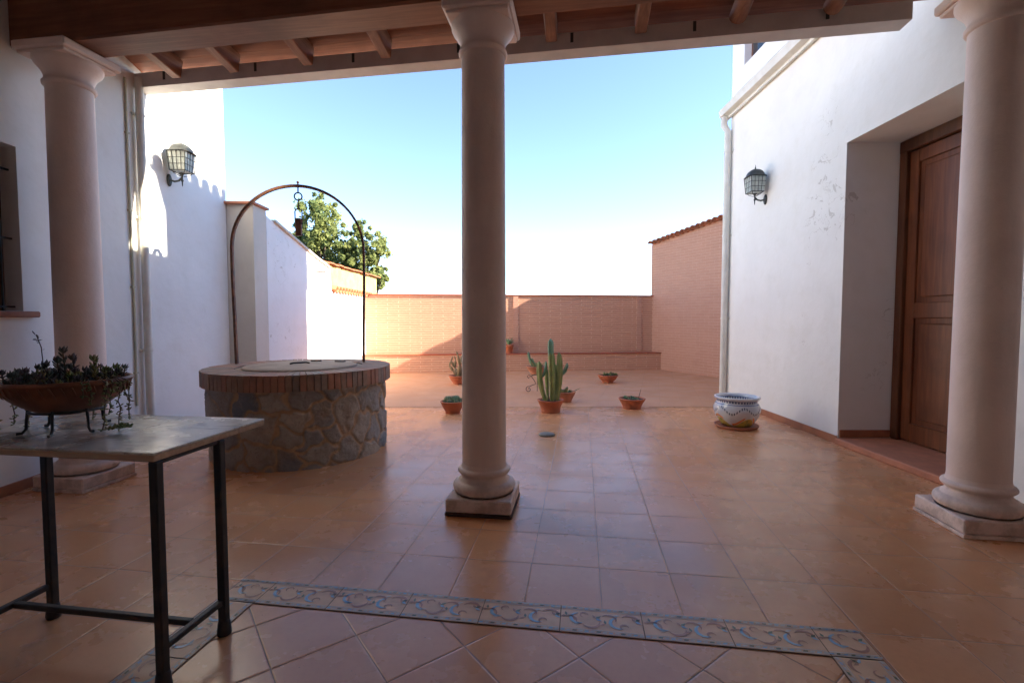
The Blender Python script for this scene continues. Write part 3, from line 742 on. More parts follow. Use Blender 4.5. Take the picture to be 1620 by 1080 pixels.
mb = MB(); hp = [(-.10, -.02, .792), (-.07, -.01, .80), (-.02, .02, .80), (.02, .06, .80), (.05, .07, .792)]
mb.tube(hp, .008, 6); mb.build('lid_handle', M['iron'], lid)
# hoop
fl = G(373, 575, .775); fr_ = G(577, 572, .775); mid = (fl+fr_)/2; mid.z = 0; hd = (fr_-fl).normalized(); hw = (fr_-fl).length/2+.006
zs_ = 1.90; ztop_ = 2.515
pts = [mid-hd*hw*.975+Vector((0, 0, .76)), mid-hd*hw*.985+Vector((0, 0, 1.2)), mid-hd*hw+Vector((0, 0, 1.6))]
for k in range(33):
    a = PI-PI*k/32; pts.append(mid+hd*hw*math.cos(a)+Vector((0, 0, zs_+(ztop_-zs_)*math.sin(a)-.0)))
pts += [mid+hd*hw+Vector((0, 0, 1.6)), mid+hd*hw*.985+Vector((0, 0, 1.2)), mid+hd*hw*.975+Vector((0, 0, .76))]
mb = MB(); hn = Vector((-hd.y, hd.x, 0))
vs = []; N = len(pts)
for i, p in enumerate(pts):
    t_ = (pts[min(i+1, N-1)]-pts[max(i-1, 0)]).normalized(); o_ = t_.cross(hn)
    for a, b_ in ((-.011, -.02), (.011, -.02), (.011, .02), (-.011, .02)): vs.append(p+o_*a+hn*b_)
mb.add(vs, [(i*4+k, i*4+(k+1) % 4, i*4+4+(k+1) % 4, i*4+4+k) for i in range(N-1) for k in range(4)]+[(0, 1, 2, 3)])
hoop = mb.build('hoop', M['rust'], wl, world=True)
tp = mid+Vector((0, 0, 0))
mb = MB(); mb.tube([tp+Vector((0, 0, 2.555)), tp+Vector((0, 0, 2.448))], .007, 8); mb.lathe([(0, -.014), (.012, -.008), (.014, 0), (.012, .008), (0, .014)], 10, tp+Vector((0, 0, 2.55)))
mb.tube([tp+hd*.036*math.cos(a)+Vector((0, 0, 2.413+.036*math.sin(a))) for a in [2*PI*k/20 for k in range(20)]], .007, 8, closed=True)
mb.tube([tp+Vector((0, 0, 2.378)), tp+Vector((0, 0, 2.295))], .006, 8)
lk = []
for k in range(24):
    a = 2*PI*k/24; lk.append(tp+hd*.033*math.cos(a)+Vector((0, 0, 2.21+(.05 if math.sin(a) >= 0 else -.05)+.033*math.sin(a))))
mb.tube(lk, .006, 8, closed=True); mb.build('hook_chain', M['rustd'], wl, world=True)
mb = MB(); ax = Matrix.Translation(tp+Vector((0, 0, 2.115)))
mb.bbox(-.028, .028, -.022, .022, -.085, .085, .006, M=ax @ Matrix.Rotation(TH+.05, 4, 'Z')); mb.tube([ax @ Vector((-.035, 0, .06)), ax @ Vector((.035, 0, .06))], .007, 8)
mb.build('pulley_block', M['rust'], wl, world=True)

# ------------------------------------------------------------------ wall lamps
def lamp(loc, rz, label):
    SC = .86
    L_ = thing('wall_lamp', label, 'wall lamp', loc, rz, 'wall lanterns beside the patio')
    # local: wall at y=0, lamp sticks out to -y ; lantern centre at z=0
    mb = MB(); mb.lathe([(.055, 0), (.055, .01), (.042, .02), (.03, .022)], 24, sx=.75, sy=1.35, M=Matrix.Translation((0, -.001, -.22)) @ Matrix.Rotation(rad(90), 4, 'X'))
    mb.tube([(0, -.02, -.22), (0, -.07, -.235), (0, -.12, -.225), (0, -.16, -.19)], .012, 8)
    mb.lathe([(0, -.30), (.006, -.28), (.008, -.24), (.016, -.225), (.009, -.21), (.011, -.17), (.02, -.15), (.03, -.135)], 12, (0, -.16, 0))
    for k in range(4):
        a = PI/4+PI/2*k; c_, s_ = math.cos(a), math.sin(a)
        mb.tube([(c_*.11, -.16+s_*.11, -.12), (c_*.08, -.16+s_*.08, -.15), (c_*.015, -.16+s_*.015, -.175)], .004, 6)
    mb.build('bracket', M['lampm'], L_)
    # square tapered cage (half width top .105, bottom .085)
    mb = MB(); ht, hb, zt_, zb_ = .108, .090, .10, -.12
    def edge(s_, u, v):   # side s_, u in -1..1, v 0 bottom 1 top
        h = hb+(ht-hb)*v; z = zb_+(zt_-zb_)*v
        return [Vector((u*h, -.16-h, z)), Vector((h, -.16+u*h, z)), Vector((u*h, -.16+h, z)), Vector((-h, -.16+u*h, z))][s_]
    for s_ in range(4):
        for i in range(5):
            u = -1+.5*i
            if i == 4: continue
            mb.tube([edge(s_, u, 0), edge(s_, u, 1)], .0055 if i == 0 else .0032, 5)
        for v in (0, .33, .66, 1): mb.tube([edge(s_, -1, v), edge(s_, 1, v)], .0055 if v in (0, 1) else .0032, 5)
    mb.build('cage', M['lampm'], L_)
    mb = MB(); a, b_ = hb-.006, ht-.006
    vs = [(x*h, -.16+y*h, z) for h, z in ((a, zb_+.004), (b_, zt_-.002)) for x, y in ((-1, -1), (1, -1), (1, 1), (-1, 1))]
    mb.add(vs, [(3, 2, 1, 0), (4, 5, 6, 7), (0, 1, 5, 4), (1, 2, 6, 5), (2, 3, 7, 6), (3, 0, 4, 7)]); mb.build('glass', M['glass'], L_)
    # dome cap: square bell
    mb = MB(); rows_ = [(.135, .098), (.125, .112), (.112, .118), (.104, .145), (.088, .175), (.062, .197), (.03, .210), (.008, .214)]; vs = []; nn = 16
    for h, z in rows_:
        for k in range(nn):
            a = 2*PI*k/nn+PI/nn; c_, s_ = math.cos(a), math.sin(a); f = (abs(c_)**4+abs(s_)**4)**(-.25)
            vs.append((c_*h*f, -.16+s_*h*f, z))
    mb.add(vs, [(i*nn+k, i*nn+(k+1) % nn, (i+1)*nn+(k+1) % nn, (i+1)*nn+k) for i in range(len(rows_)-1) for k in range(nn)]+[tuple(range(nn-1, -1, -1)), tuple(range(len(vs)-nn, len(vs)))], 0, True)
    mb.lathe([(.008, .212), (.012, .222), (.006, .23), (.010, .238), (.005, .246), (.002, .275), (0, .278)], 10, (0, -.16, 0))
    mb.build('cap', M['lampm'], L_)
    for c_ in kids(L_):
        c_.data.transform(Matrix.Scale(SC, 4))
    return L_
A = cw(-3.27, -2.6); B = cw(-3.585, 6.13); rz, LL = frame(A, B); dl = (B-A).normalized()
lamp(A+dl*YL(5.07)+Vector((0, 0, 2.83)), rz, 'grey metal lantern on the sunlit white wall above the well')
A = cw(XR, 7.13); B = cw(XR, -2.6); rz, _ = frame(A, B)
lamp(cw(XR, 6.12)+Vector((0, 0, 2.885)), rz, 'grey metal lantern on the shaded wall near the right downpipe')

# ------------------------------------------------------------------ iron table
tb = thing('iron_table', 'black iron table with a worn pale slab top in the left foreground', 'table', (-1.80, 1.50, 0))
tx0, tx1, ty0, ty1, TZ = -2.35, -1.345, 1.34, 1.885, .79
lx0, lx1, ly0, ly1 = -2.13, -1.358, 1.36, 1.635
def leg(x, y):
    mb = MB(); r = .0155
    mb.bbox(x-r, x+r, y-r, y+r, .03, TZ-.03, .004); mb.lathe([(.024, 0), (.026, .012), (.022, .05), (.018, .06)], 12, (x, y, 0)); mb.build('leg', M['iron'], tb, world=True)
for x in (lx0, lx1):
    for y in (ly0, ly1): leg(x, y)
for x in (lx0, lx1):
    mb = MB(); mb.bbox(x-.011, x+.011, ly0+.016, ly1-.016, .125, .147, .003); mb.build('stretcher', M['iron'], tb, world=True)
mb = MB(); mb.bbox(lx0+.012, lx1-.012, (ly0+ly1)/2-.011, (ly0+ly1)/2+.011, .125, .147, .003); mb.build('stretcher', M['iron'], tb, world=True)
mb = MB()
for y in (ly0+.06, ly1-.04): mb.bbox(lx0+.016, lx1-.016, y-.012, y+.012, TZ-.052, TZ-.029, .003)
for x in (lx0, lx1): mb.bbox(x-.010, x+.010, ly0+.016, ly1-.016, TZ-.042, TZ-.029, .003)
mb.build('top_frame', M['iron'], tb, world=True)
mb = MB(); mb.bbox(tx0, tx1, ty0, ty1, TZ-.028, TZ-.0085, .003); mb.build('board', wood('worn_board', (.55, .40, .27, 1), (.42, .28, .18, 1), 0, .7), tb, world=True)
t = NT('worn_slab')
c = t.mix(t.ramp(t.noise(3, 6, .6, dist=1.2), .35, .65), (.78, .73, .62, 1), (.66, .61, .51, 1))
c = t.mix(t.ramp(t.noise(5, 6, .7, vec=t.mapping((1, 2.6, 1)), dist=1.5), .48, .62, 0, .5), c, (.24, .19, .14, 1))
sx_ = t.n('ShaderNodeSeparateXYZ'); t.l(t.co, sx_.inputs[0])
c = t.mix(t.math('MULTIPLY', t.ramp(sx_.outputs[0], .05, .22, .8, 0), t.ramp(t.noise(4, 4), .35, .6)), c, (.15, .12, .09, 1))
M['slab'] = t.fin(c, t.ramp(t.noise(6, 4), .3, .7, .14, .34), t.bump(t.noise(5, 3), .25, .004), .6)
mb = MB(); mb.bbox(tx0, tx0+.36, ty0, ty1, TZ-.008, TZ, .0025); mb.bbox(tx0+.363, tx0+.62, ty0, ty1, TZ-.008, TZ-.001, .0025); mb.bbox(tx0+.623, tx1, ty0, ty1, TZ-.008, TZ, .0025)
mb.build('slab_top', M['slab'], tb, world=True)

# ------------------------------------------------------------------ plants
def gmat(name, c1, c2, rough=.55, scale=18, sub=.1):
    t = NT(name); f = t.ramp(t.noise(scale, 3), .35, .65)
    m = t.fin(t.mix(f, c1, c2), rough, t.bump(t.noise(scale*4, 3), .2, .002), .4)
    return m
M['suc1'] = gmat('dusky_succulent', (.16, .12, .125, 1), (.11, .14, .10, 1))
M['suc2'] = gmat('green_succulent', (.20, .26, .09, 1), (.32, .26, .12, 1))
M['suc3'] = gmat('blue_green_succulent', (.12, .23, .13, 1), (.17, .28, .15, 1))
M['suc4'] = gmat('olive_succulent', (.20, .21, .08, 1), (.14, .17, .06, 1))
M['stem'] = gmat('dry_stem', (.12, .075, .045, 1), (.17, .12, .07, 1), .8)
M['cac1'] = gmat('cactus_green', (.22, .29, .09, 1), (.30, .33, .12, 1), .5, 12)
M['cac2'] = gmat('bluish_cactus', (.16, .33, .23, 1), (.14, .27, .16, 1), .5, 12)
M['cac3'] = gmat('brown_green_cactus', (.24, .15, .085, 1), (.26, .20, .10, 1), .6, 12)
M['spine'] = gmat('pale_spine', (.5, .45, .32, 1), (.4, .35, .25, 1), .8)
def rosette(mb, c, r, n=3, m=0, tilt=None, rr=rnd):
    c = Vector(c)
    for ring in range(n):
        el = rad(15+ring*28); k = 9-ring*2
        for i in range(k):
            a = 2*PI*(i+.5*ring)/k+rr.uniform(-.15, .15)
            d_ = Vector((math.cos(a)*math.cos(el), math.sin(a)*math.cos(el), math.sin(el)))
            mb.leaf(c+Vector((0, 0, ring*r*.12)), d_, r*(1-.22*ring)*rr.uniform(.85, 1.1), r*.36, r*.14, m, bend=.18)
# bowl planter on the table
pc = G(92, 660, .85); bx, by = pc.x+.0, pc.y
bx, by = cw(-1.71, 1.85).x, cw(-1.71, 1.85).y
bp = thing('bowl_planter', 'wide brown clay bowl of trailing succulents on a low iron stand on the table', 'planter', (bx, by, TZ))
mb = MB()
pf = [(.0, .062), (.05, .063), (.10, .075), (.15, .10), (.19, .128), (.215, .155), (.222, .178), (.232, .182), (.236, .19), (.232, .197), (.222, .197), (.212, .19), (.20, .165), (.15, .13), (0, .12)]
mb.lathe(pf, 56); 
for k in range(40):
    a = 2*PI*k/40; 
    mb.tube([(math.cos(a)*.224, math.sin(a)*.224, .178), (math.cos(a+.05)*.218, math.sin(a+.05)*.218, .155), (math.cos(a+.09)*.204, math.sin(a+.09)*.204, .138)], [.004, .0035, .001], 5)
mb.build('bowl', M['bowl'], bp)
mb = MB(); mb.lathe([(.205, .172), (.1, .182), (0, .186)], 32, cap=False); mb.build('soil', M['soil'], bp)
mb = MB(); mb.tube([(.13*math.cos(a), .13*math.sin(a), .080) for a in [2*PI*k/28 for k in range(28)]], .005, 6, closed=True)
for a in (rad(-12), rad(-62), rad(-128), rad(170), rad(80)):
    c_, s_ = math.cos(a), math.sin(a); mb.tube([(c_*.13, s_*.13, .088), (c_*.135, s_*.135, .05), (c_*.137, s_*.137, .02), (c_*.15, s_*.15, .006), (c_*.168, s_*.168, .006)], .0055, 7)
mb.build('iron_stand', M['iron'], bp)
mb = MB(); pr_ = random.Random(14)
def sprig(x, y, h, lean, size, m):
    dx, dy = pr_.uniform(-lean, lean), pr_.uniform(-lean, lean); top = Vector((x+dx, y+dy, .175+h)); bot = Vector((x, y, .172))
    mb.tube([bot, bot.lerp(top, .5)+Vector((dx*.2, 0, 0)), top], [.004, .0035, .003], 5, m=2)
    n = max(4, int(h/.007))
    for i in range(n):
        a = i*2.4+pr_.random(); c_ = bot.lerp(top, .25+.7*i/n); mb.leaf(c_, (math.cos(a), math.sin(a), pr_.uniform(.1, .8)), size*pr_.uniform(.6, 1), size*.42, size*.2, m, bend=.25)
    for i in range(9):
        a = i*2.4; el = .3+.22*i; mb.leaf(top, (math.cos(a)+dx*8, math.sin(a)+dy*8, el), size*pr_.uniform(.8, 1.05), size*.42, size*.2, m, bend=.2)
for k in range(70):
    a = pr_.uniform(0, 2*PI); r = .205*math.sqrt(pr_.random()); x, y = r*math.cos(a), r*math.sin(a)
    sprig(x, y, pr_.choice([.012, .02, .03, .035, .045]), .02, pr_.uniform(.018, .03), 0 if x < .08 else pr_.choice([0, 1, 1]))
for cx_, cy_, hh in ((.0, 0, .115), (-.06, .02, .075), (.15, 0, .085), (.02, .03, .085), (-.10, .0, .06)): sprig(cx_, cy_, hh, .012, .032, 0 if cx_ < .1 else 1)
# trailing stems over the right and left sides
def trail(a, ln, out, m):
    c_, s_ = math.cos(a), math.sin(a); pts = [(c_*.19, s_*.19, .19), (c_*.23, s_*.23, .205), (c_*(.24+out), s_*(.24+out), .185)]
    z = .185; r = .24+out; kx = pr_.uniform(-.8, .8)
    while z > .19-ln: 
        z -= .018; r += pr_.uniform(-.009, .007); a2 = a+kx*(.19-z); pts.append((math.cos(a2)*r, math.sin(a2)*r, z))
    mb.tube(pts, .0022, 5, m=2)
    for p in pts[2:]:
        for q in range(3):
            dv = Vector((pr_.uniform(-1, 1), pr_.uniform(-1, 1), pr_.uniform(-.6, .8))); mb.leaf(p, dv, .017, .009, .005, m)
for a, ln in ((-.22, .15), (-.1, .10), (.02, .17), (.12, .12), (-.4, .06), (.05, .06), (-.5, .04)): trail(a, ln, pr_.uniform(0, .045), pr_.choice([1, 1, 3]))
for a, ln in ((PI+.2, .16), (PI-.1, .17), (-2.2, .17), (-2.5, .15)): trail(a, ln, .01, 1)
trail(2.0, .18, .0, 1); trail(-1.9, .17, .0, 3) if False else None
# runner lying on the slab
for px, py, hd_ in ((.225, -.03, .2), (-.24, -.13, -2.4)):
    p = Vector((px, py, .008))
    for k in range(12):
        p = p+Vector((.010*math.cos(hd_+math.sin(k*.7)), .010*math.sin(hd_+math.sin(k*.7)), .001)); [mb.leaf(p, (pr_.uniform(-1, 1), pr_.uniform(-1, 1), pr_.uniform(.1, .9)), .024, .011, .006, 1) for _ in range(4)]
# tall thin flower stem at the left
sp = [(-.155, .02, .18), (-.15, .02, .26), (-.155, .02, .31), (-.175, .02, .35)]
mb.tube(sp, .002, 5, m=2)
for k in range(7): mb.leaf((-.175+pr_.uniform(-.01, .01), .02, .345+pr_.uniform(-.02, .012)), (pr_.uniform(-1, 1), pr_.uniform(-.5, .5), pr_.uniform(-.1, .6)), .022, .009, .003, 0)
mb.leaf((-.152, .02, .30), (1, 0, .2), .015, .006, 0, 0)
mb.build('succulents', [M['suc1'], M['suc2'], M['stem'], M['suc4']], bp)
for c_ in kids(bp): c_.data.transform(Matrix.Diagonal((.86, .86, 1.02, 1)))

def bowlpot(name, label, cat, loc, r, h, mat, group='terracotta pots of cacti and succulents', foot=.6, lip=.02, feet=False, z0=0):
    t_ = thing(name, label, cat, loc, 0, group)
    mb = MB(); f = foot*r; b0 = .02 if feet else 0
    mb.lathe([(f, b0), (f*1.05, b0+.012), (f*1.02, b0+.02), (r*.80, h*.45), (r*.93, h*.72), (r*.97, h-lip), (r*1.02, h-lip+.002), (r*1.03, h-.004), (r*.99, h), (r*.93, h), (r*.90, h*.85), (0, h*.85)], 40)
    if feet:
        for k in range(3):
            a = 2*PI*k/3+.5; mb.lathe([(.016, 0), (.02, .01), (.018, .026)], 10, (f*.85*math.cos(a), f*.85*math.sin(a), 0))
    mb.build('pot', mat, t_)
    mb = MB(); mb.lathe([(r*.925, h*.87), (r*.5, h*.90), (0, h*.91)], 24, cap=False); mb.build('soil', M['soil'], t_)
    return t_
def ribbed(mb, pts, rads, ribs=6, depth=.3, m=0, spine=1, n=None, sp=True):
    pts = [Vector(p) for p in pts]; N = len(pts); n = ribs*6; vs = []; up = Vector((0, 1, 0))
    fr = []
    for i, p in enumerate(pts):
        t_ = (pts[min(i+1, N-1)]-pts[max(i-1, 0)]).normalized(); u = (up-t_*up.dot(t_)).normalized(); w_ = t_.cross(u); fr.append((u, w_))
        for k in range(n):
            a = 2*PI*k/n; q = abs(math.cos(a*ribs/2)); r = rads[i]*(1-depth+depth*q**1.2)
            vs.append(p+(u*math.cos(a)+w_*math.sin(a))*r)
    mb.add(vs, [(i*n+k, i*n+(k+1) % n, (i+1)*n+(k+1) % n, (i+1)*n+k) for i in range(N-1) for k in range(n)]+[tuple(range(len(vs)-n, len(vs)))], m, True)
    if sp:
        for i in range(N-1):
            for s_ in (0, .5):
                for k in range(ribs):
                    a = 2*PI*k/ribs; u, w_ = fr[i]; e = u*math.cos(a)+w_*math.sin(a); c_ = pts[i].lerp(pts[i+1], s_)+e*(rads[i]*(1-s_)+rads[i+1]*s_)
                    for q in range(2): mb.tube([c_-e*.002, c_+e*.010+Vector((rnd.uniform(-1, 1), rnd.uniform(-1, 1), rnd.uniform(-1, 1)))*.007], [.0012, .0004], 3, m=spine, cap=False)
def spline(p0, p1, p2, n=14):
    p0, p1, p2 = map(Vector, (p0, p1, p2)); return [(p0*(1-t)**2+p1*2*t*(1-t)+p2*t*t) for t in [i/n for i in range(n+1)]]
def stalk(mb, p0, p1, p2, r0, ribs=5, m=0, n=16, depth=.35):
    P = spline(p0, p1, p2, n); R = [r0*min(1, .6+.9*i/n)*(1 if i < n*.8 else math.sqrt(max(.02, 1-((i-n*.8)/(n*.2))**2))) for i in range(n+1)]
    ribbed(mb, P, R, ribs, depth, m, 1)
# 1 small agave-like pot left of the middle column
l1 = G(713, 655); p = bowlpot('potted_plant', 'small bowl pot of ribbed green globe cacti just left of the middle column', 'potted plant', l1+Vector((0, .1, 0)), .155, .155, M['pot'])
mb = MB()
for x, y, r in ((-.055, -.02, .062), (.045, -.01, .068), (.0, .06, .055), (-.02, -.075, .035), (.085, .05, .04), (-.10, .03, .035), (.07, -.07, .032)):
    P = [(x, y, .13+r*1.5*math.sin(a)*.95) for a in [PI/2*i/7 for i in range(8)]]; ribbed(mb, P, [r*max(.08, math.cos(PI/2*i/7))**.7 for i in range(8)], 10, .25, 0, 1)
mb.build('cactus', [M['suc3'], M['spine']], p)
# 2 prickly branching cactus further back
l2 = G(724, 609); p = bowlpot('potted_plant', 'pot of brown-green branching prickly cactus, behind the globe cacti beside the middle column', 'potted plant', l2+Vector((0, .1, 0)), .185, .17, M['pot'], feet=True)
mb = MB()
def pad(mb, p, d_, L_, W_, T=.03, m=0):
    p = Vector(p); d_ = Vector(d_).normalized(); w_ = d_.cross(Vector((0, 1, 0))).normalized(); nn = w_.cross(d_)
    rows_ = 9; n = 10; vs = []
    for i in range(rows_):
        t = i/(rows_-1); k = max(.12, math.sin(PI*min(.97, .06+.94*t))**.6); c = p+d_*L_*t
        for q in range(n): a = 2*PI*q/n; vs.append(c+w_*math.cos(a)*W_/2*k+nn*math.sin(a)*T/2*k)
    mb.add(vs, [(i*n+q, i*n+(q+1) % n, (i+1)*n+(q+1) % n, (i+1)*n+q) for i in range(rows_-1) for q in range(n)]+[tuple(range(len(vs)-n, len(vs)))], m, True)
    for q in range(14):
        c = p+d_*L_*rnd.uniform(.1, .95)+w_*W_*rnd.uniform(-.4, .4)-nn*T*.3*rnd.choice([-1, 1]); mb.tube([c, c+Vector((rnd.uniform(-1, 1), rnd.uniform(-1, 1), rnd.uniform(-1, 1)))*.025], [.0016, .0005], 3, m=1, cap=False)
    return p+d_*L_*.93
b0 = (0, 0, .14)
for dx, dy, l_, w_, subs in (((-.5), .2, .2, .075, ((-.5, 1, .16), (.15, 1, .15))), (.1, -.2, .24, .09, ((-.1, 1, .2), (.45, .9, .14))), (.65, .1, .2, .08, ((.5, .9, .15), (0, 1, .22))), (-.9, -.1, .16, .06, ((-.6, 1, .14),)), (.9, .3, .17, .06, ((.7, 1, .1),)), (0, .4, .24, .09, ((.2, 1, .22), (-.3, 1, .12)))):
    e = pad(mb, b0, (dx, dy, .9), l_, w_, .05)
    for ax_, az_, l2_ in subs:
        e2 = pad(mb, e, (ax_, rnd.uniform(-.3, .3), az_), l2_, .055, .03)
        if rnd.random() < .6: pad(mb, e2, (rnd.uniform(-.5, .5), 0, 1), .09, .035, .02)
mb.build('cactus', [M['cac3'], M['spine']], p)
# 3 tall column cactus
l3 = G(870, 654); p = bowlpot('potted_plant', 'tallest ribbed column cactus in a terracotta pot right of the middle column', 'potted plant', l3+Vector((0, .12, 0)), .168, .165, M['pot'], foot=.72)
mb = MB()
stalk(mb, (.02, -.03, .14), (.03, -.05, .5), (.005, -.05, .80), .047, 5, 0, depth=.42)
stalk(mb, (-.06, -.02, .14), (-.16, -.03, .38), (-.145, -.04, .66), .036, 4, 0, depth=.42)
stalk(mb, (.08, .01, .14), (.14, .01, .45), (.105, .0, .78), .038, 4, 0, depth=.42)
stalk(mb, (-.04, .06, .14), (-.06, .07, .5), (-.07, .08, .56), .026, 4, 0, depth=.42)
stalk(mb, (.06, .05, .14), (.06, .05, .5), (.055, .05, .62), .028, 4, 0, depth=.42)
stalk(mb, (.12, .02, .48), (.19, .03, .50), (.215, .03, .64), .022, 4, 2, 8)
stalk(mb, (.11, .02, .28), (.19, .03, .24), (.22, .03, .33), .017, 4, 0, 8)
stalk(mb, (-.11, -.03, .46), (-.05, .0, .52), (-.065, .02, .66), .02, 4, 2, 8)
stalk(mb, (.01, -.04, .62), (.0, -.05, .78), (.0, -.04, .955), .040, 5, 2, 10, depth=.42)
mb.build('cactus', [M['cac1'], M['spine'], M['cac2']], p)
# second pot directly behind it
l3b = G(893, 640); p = bowlpot('potted_plant', 'low terracotta pot mostly hidden behind the tallest cactus', 'potted plant', l3b+Vector((0, .22, 0)), .15, .16, M['pots'])
for k in range(5):
    mb = MB(); a = 2*PI*k/5; rosette(mb, (.07*math.cos(a), .07*math.sin(a), .145), .05, 3, 0)
    if k == 0: mb.leaf((.1, 0, .15), (1, 0, .5), .14, .03, .012, 0)
    mb.build('succulent', [M['suc4']], p)
# 4 scroll plant stand with two pots
l4 = G(849, 622); st4 = thing('plant_stand', 'small wrought iron scroll stand behind the tallest cactus', 'plant stand', l4+Vector((0, .1, 0)))
mb = MB()
def spiral(c, r0, r1, a0, a1, ax, n=26):
    c = Vector(c); return [c+ax*(r0+(r1-r0)*t)*math.cos(a0+(a1-a0)*t)+Vector((0, 0, (r0+(r1-r0)*t)*math.sin(a0+(a1-a0)*t))) for t in [i/n for i in range(n+1)]]
for k in range(3):
    a = 2*PI*k/3+rad(185); ax = Vector((math.cos(a), math.sin(a), 0))
    leg_ = [ax*.03+Vector((0, 0, .30)), ax*.10+Vector((0, 0, .27)), ax*.05+Vector((0, 0, .20)), ax*.02+Vector((0, 0, .14)), ax*.08+Vector((0, 0, .12)), ax*.14+Vector((0, 0, .09))]
    sm = []
    for i in range(len(leg_)-1):
        for t in (0, .33, .66): sm.append(leg_[i].lerp(leg_[i+1], t))
    mb.tube(sm+[leg_[-1]], .006, 6)
    mb.tube(spiral(ax*.14+Vector((0, 0, .05)), .05, .012, PI/2, -PI*1.9, ax), .006, 6)
    mb.tube(spiral(ax*.13+Vector((0, 0, .265)), .035, .01, -PI/2, PI*1.4, ax), .005, 6)
mb.tube([(.11*math.cos(a), .11*math.sin(a), .30) for a in [2*PI*k/24 for k in range(24)]], .006, 6, closed=True)
mb.tube([(0, 0, .02), (0, 0, .30)], .006, 6); mb.build('scroll_frame', M['rustd'], st4)
p = bowlpot('potted_plant', 'pot of upright green shoots held on the iron scroll stand', 'potted plant', l4+Vector((-.0, .1, .307)), .18, .13, M['pots'])
mb = MB()
for k in range(30):
    a = rnd.uniform(0, 2*PI); r = rnd.uniform(0, .13); mb.leaf((r*math.cos(a), r*math.sin(a), .115), (math.cos(a)*.5, math.sin(a)*.5, 1), rnd.uniform(.05, .11), .02, .012, 0)
stalk(mb, (-.06, 0, .11), (-.13, 0, .2), (-.15, 0, .36), .022, 4, 1, 10); stalk(mb, (-.02, 0, .11), (-.07, 0, .18), (-.09, .0, .26), .018, 4, 1, 8)
mb.build('shoots', [M['suc2'], M['suc3']], p)
# 5 bowl with low plants
l5 = G(962, 607); p = bowlpot('potted_plant', 'footed bowl of low olive succulents, alone on the matt terrace paving', 'potted plant', l5+Vector((0, .12, 0)), .185, .155, M['pot'], feet=True, foot=.55)
mb = MB()
for k in range(26):
    a = rnd.uniform(0, 2*PI); r = .15*math.sqrt(rnd.random()); rosette(mb, (r*math.cos(a), r*math.sin(a), .14+rnd.uniform(0, .03)), rnd.uniform(.03, .05), 3, 0)
mb.build('succulents', [M['suc4']], p)
# 6 wide bowl
l6 = G(1001, 648); p = bowlpot('potted_plant', 'wide terracotta bowl of small rosettes with one thin dry stalk', 'potted plant', l6+Vector((0, .12, 0)), .175, .14, M['pot'], foot=.68)
mb = MB()
for k in range(13):
    a = rnd.uniform(0, 2*PI); r = .12*math.sqrt(rnd.random()); rosette(mb, (r*math.cos(a), r*math.sin(a), .125+rnd.uniform(0, .015)), rnd.uniform(.025, .04), 3, 0)
mb.tube([(.08, 0, .12), (.10, 0, .19), (.115, 0, .25)], [.005, .004, .003], 5, m=1)
mb.leaf((.113, 0, .235), (.1, 0, 1), .03, .012, .006, 1)
mb.build('succulents', [M['suc3'], M['stem']], p)
# 7 pot on the ledge
A = cw(-3.32, 10.93); B = cw(3.55, 11.72); dv = (B-A).normalized(); dn_ = Vector((dv.y, -dv.x, 0))
q = D(805, 550, 11.15); l7 = Vector((q.x, q.y, .411)); s7 = (l7-A).dot(dv); l7 = A+dv*s7+dn_*.16; l7.z = .411
p = thing('potted_plant', 'small red pot with a spiky green plant standing on the ledge of the far wall', 'potted plant', l7, 0, 'terracotta pots of cacti and succulents')
mb = MB(); mb.lathe([(.075, 0), (.095, .15), (.108, .152), (.112, .20), (.10, .20), (.09, .18), (0, .18)], 28); mb.build('pot', M['pot'], p)
mb = MB()
for k in range(26):
    a = rnd.uniform(0, 2*PI); el = rnd.uniform(.7, 2.4); mb.leaf((0, 0, .18), (math.cos(a), math.sin(a), el), rnd.uniform(.10, .22), .035, .01, 0, bend=-.1)
mb.build('spiky_leaves', [M['suc3']], p)
# 9 painted ceramic pot
l9 = G(1166, 678)+Vector((0, .22, 0)); l9 = cw(2.52, 5.38)
p = thing('ceramic_pot', 'big white ceramic pot painted blue and orange, on a clay saucer by the right wall', 'flower pot', l9, .3)
t = NT('painted_majolica')
sep = t.n('ShaderNodeSeparateXYZ'); t.l(t.co, sep.inputs[0]); ang = t.math('ARCTAN2', sep.outputs[1], sep.outputs[0]); zz = sep.outputs[2]
def near(v, c_, w_): return t.ramp(t.math('ABSOLUTE', t.math('SUBTRACT', v, c_)), w_*.7, w_, 1, 0)
white = t.mix(t.ramp(t.noise(7, 4), .4, .7), (.66, .68, .72, 1), (.56, .59, .65, 1))
fa = t.math('FRACT', t.math('MULTIPLY', ang, 44/(2*PI)))
dots = t.math('MULTIPLY', near(fa, .5, .32), near(zz, .302, .012))
fb = t.math('ABSOLUTE', t.math('SUBTRACT', t.math('FRACT', t.math('MULTIPLY', ang, 6/(2*PI))), .5))
wavez = t.math('ADD', t.math('MULTIPLY', t.math('SINE', t.math('MULTIPLY', ang, 6.0)), .035), .21)
fc = t.math('FRACT', t.math('MULTIPLY', ang, 60/(2*PI)))
leaves = t.math('MULTIPLY', near(zz, 0.0, 1), t.math('MULTIPLY', near(t.math('SUBTRACT', zz, wavez), 0.0, .014), near(fc, .5, .3)))
c = t.mix(dots, white, (.06, .08, .20, 1)); c = t.mix(leaves, c, (.10, .12, .17, 1))
wave2 = t.math('ADD', t.math('MULTIPLY', t.math('COSINE', t.math('MULTIPLY', ang, 4.0)), .045), .085)
yel = t.ramp(t.math('SUBTRACT', wave2, zz), -.004, .004); c = t.mix(yel, c, t.mix(t.ramp(t.noise(20, 3), .45, .6), (.55, .42, .08, 1), (.24, .27, .09, 1)))
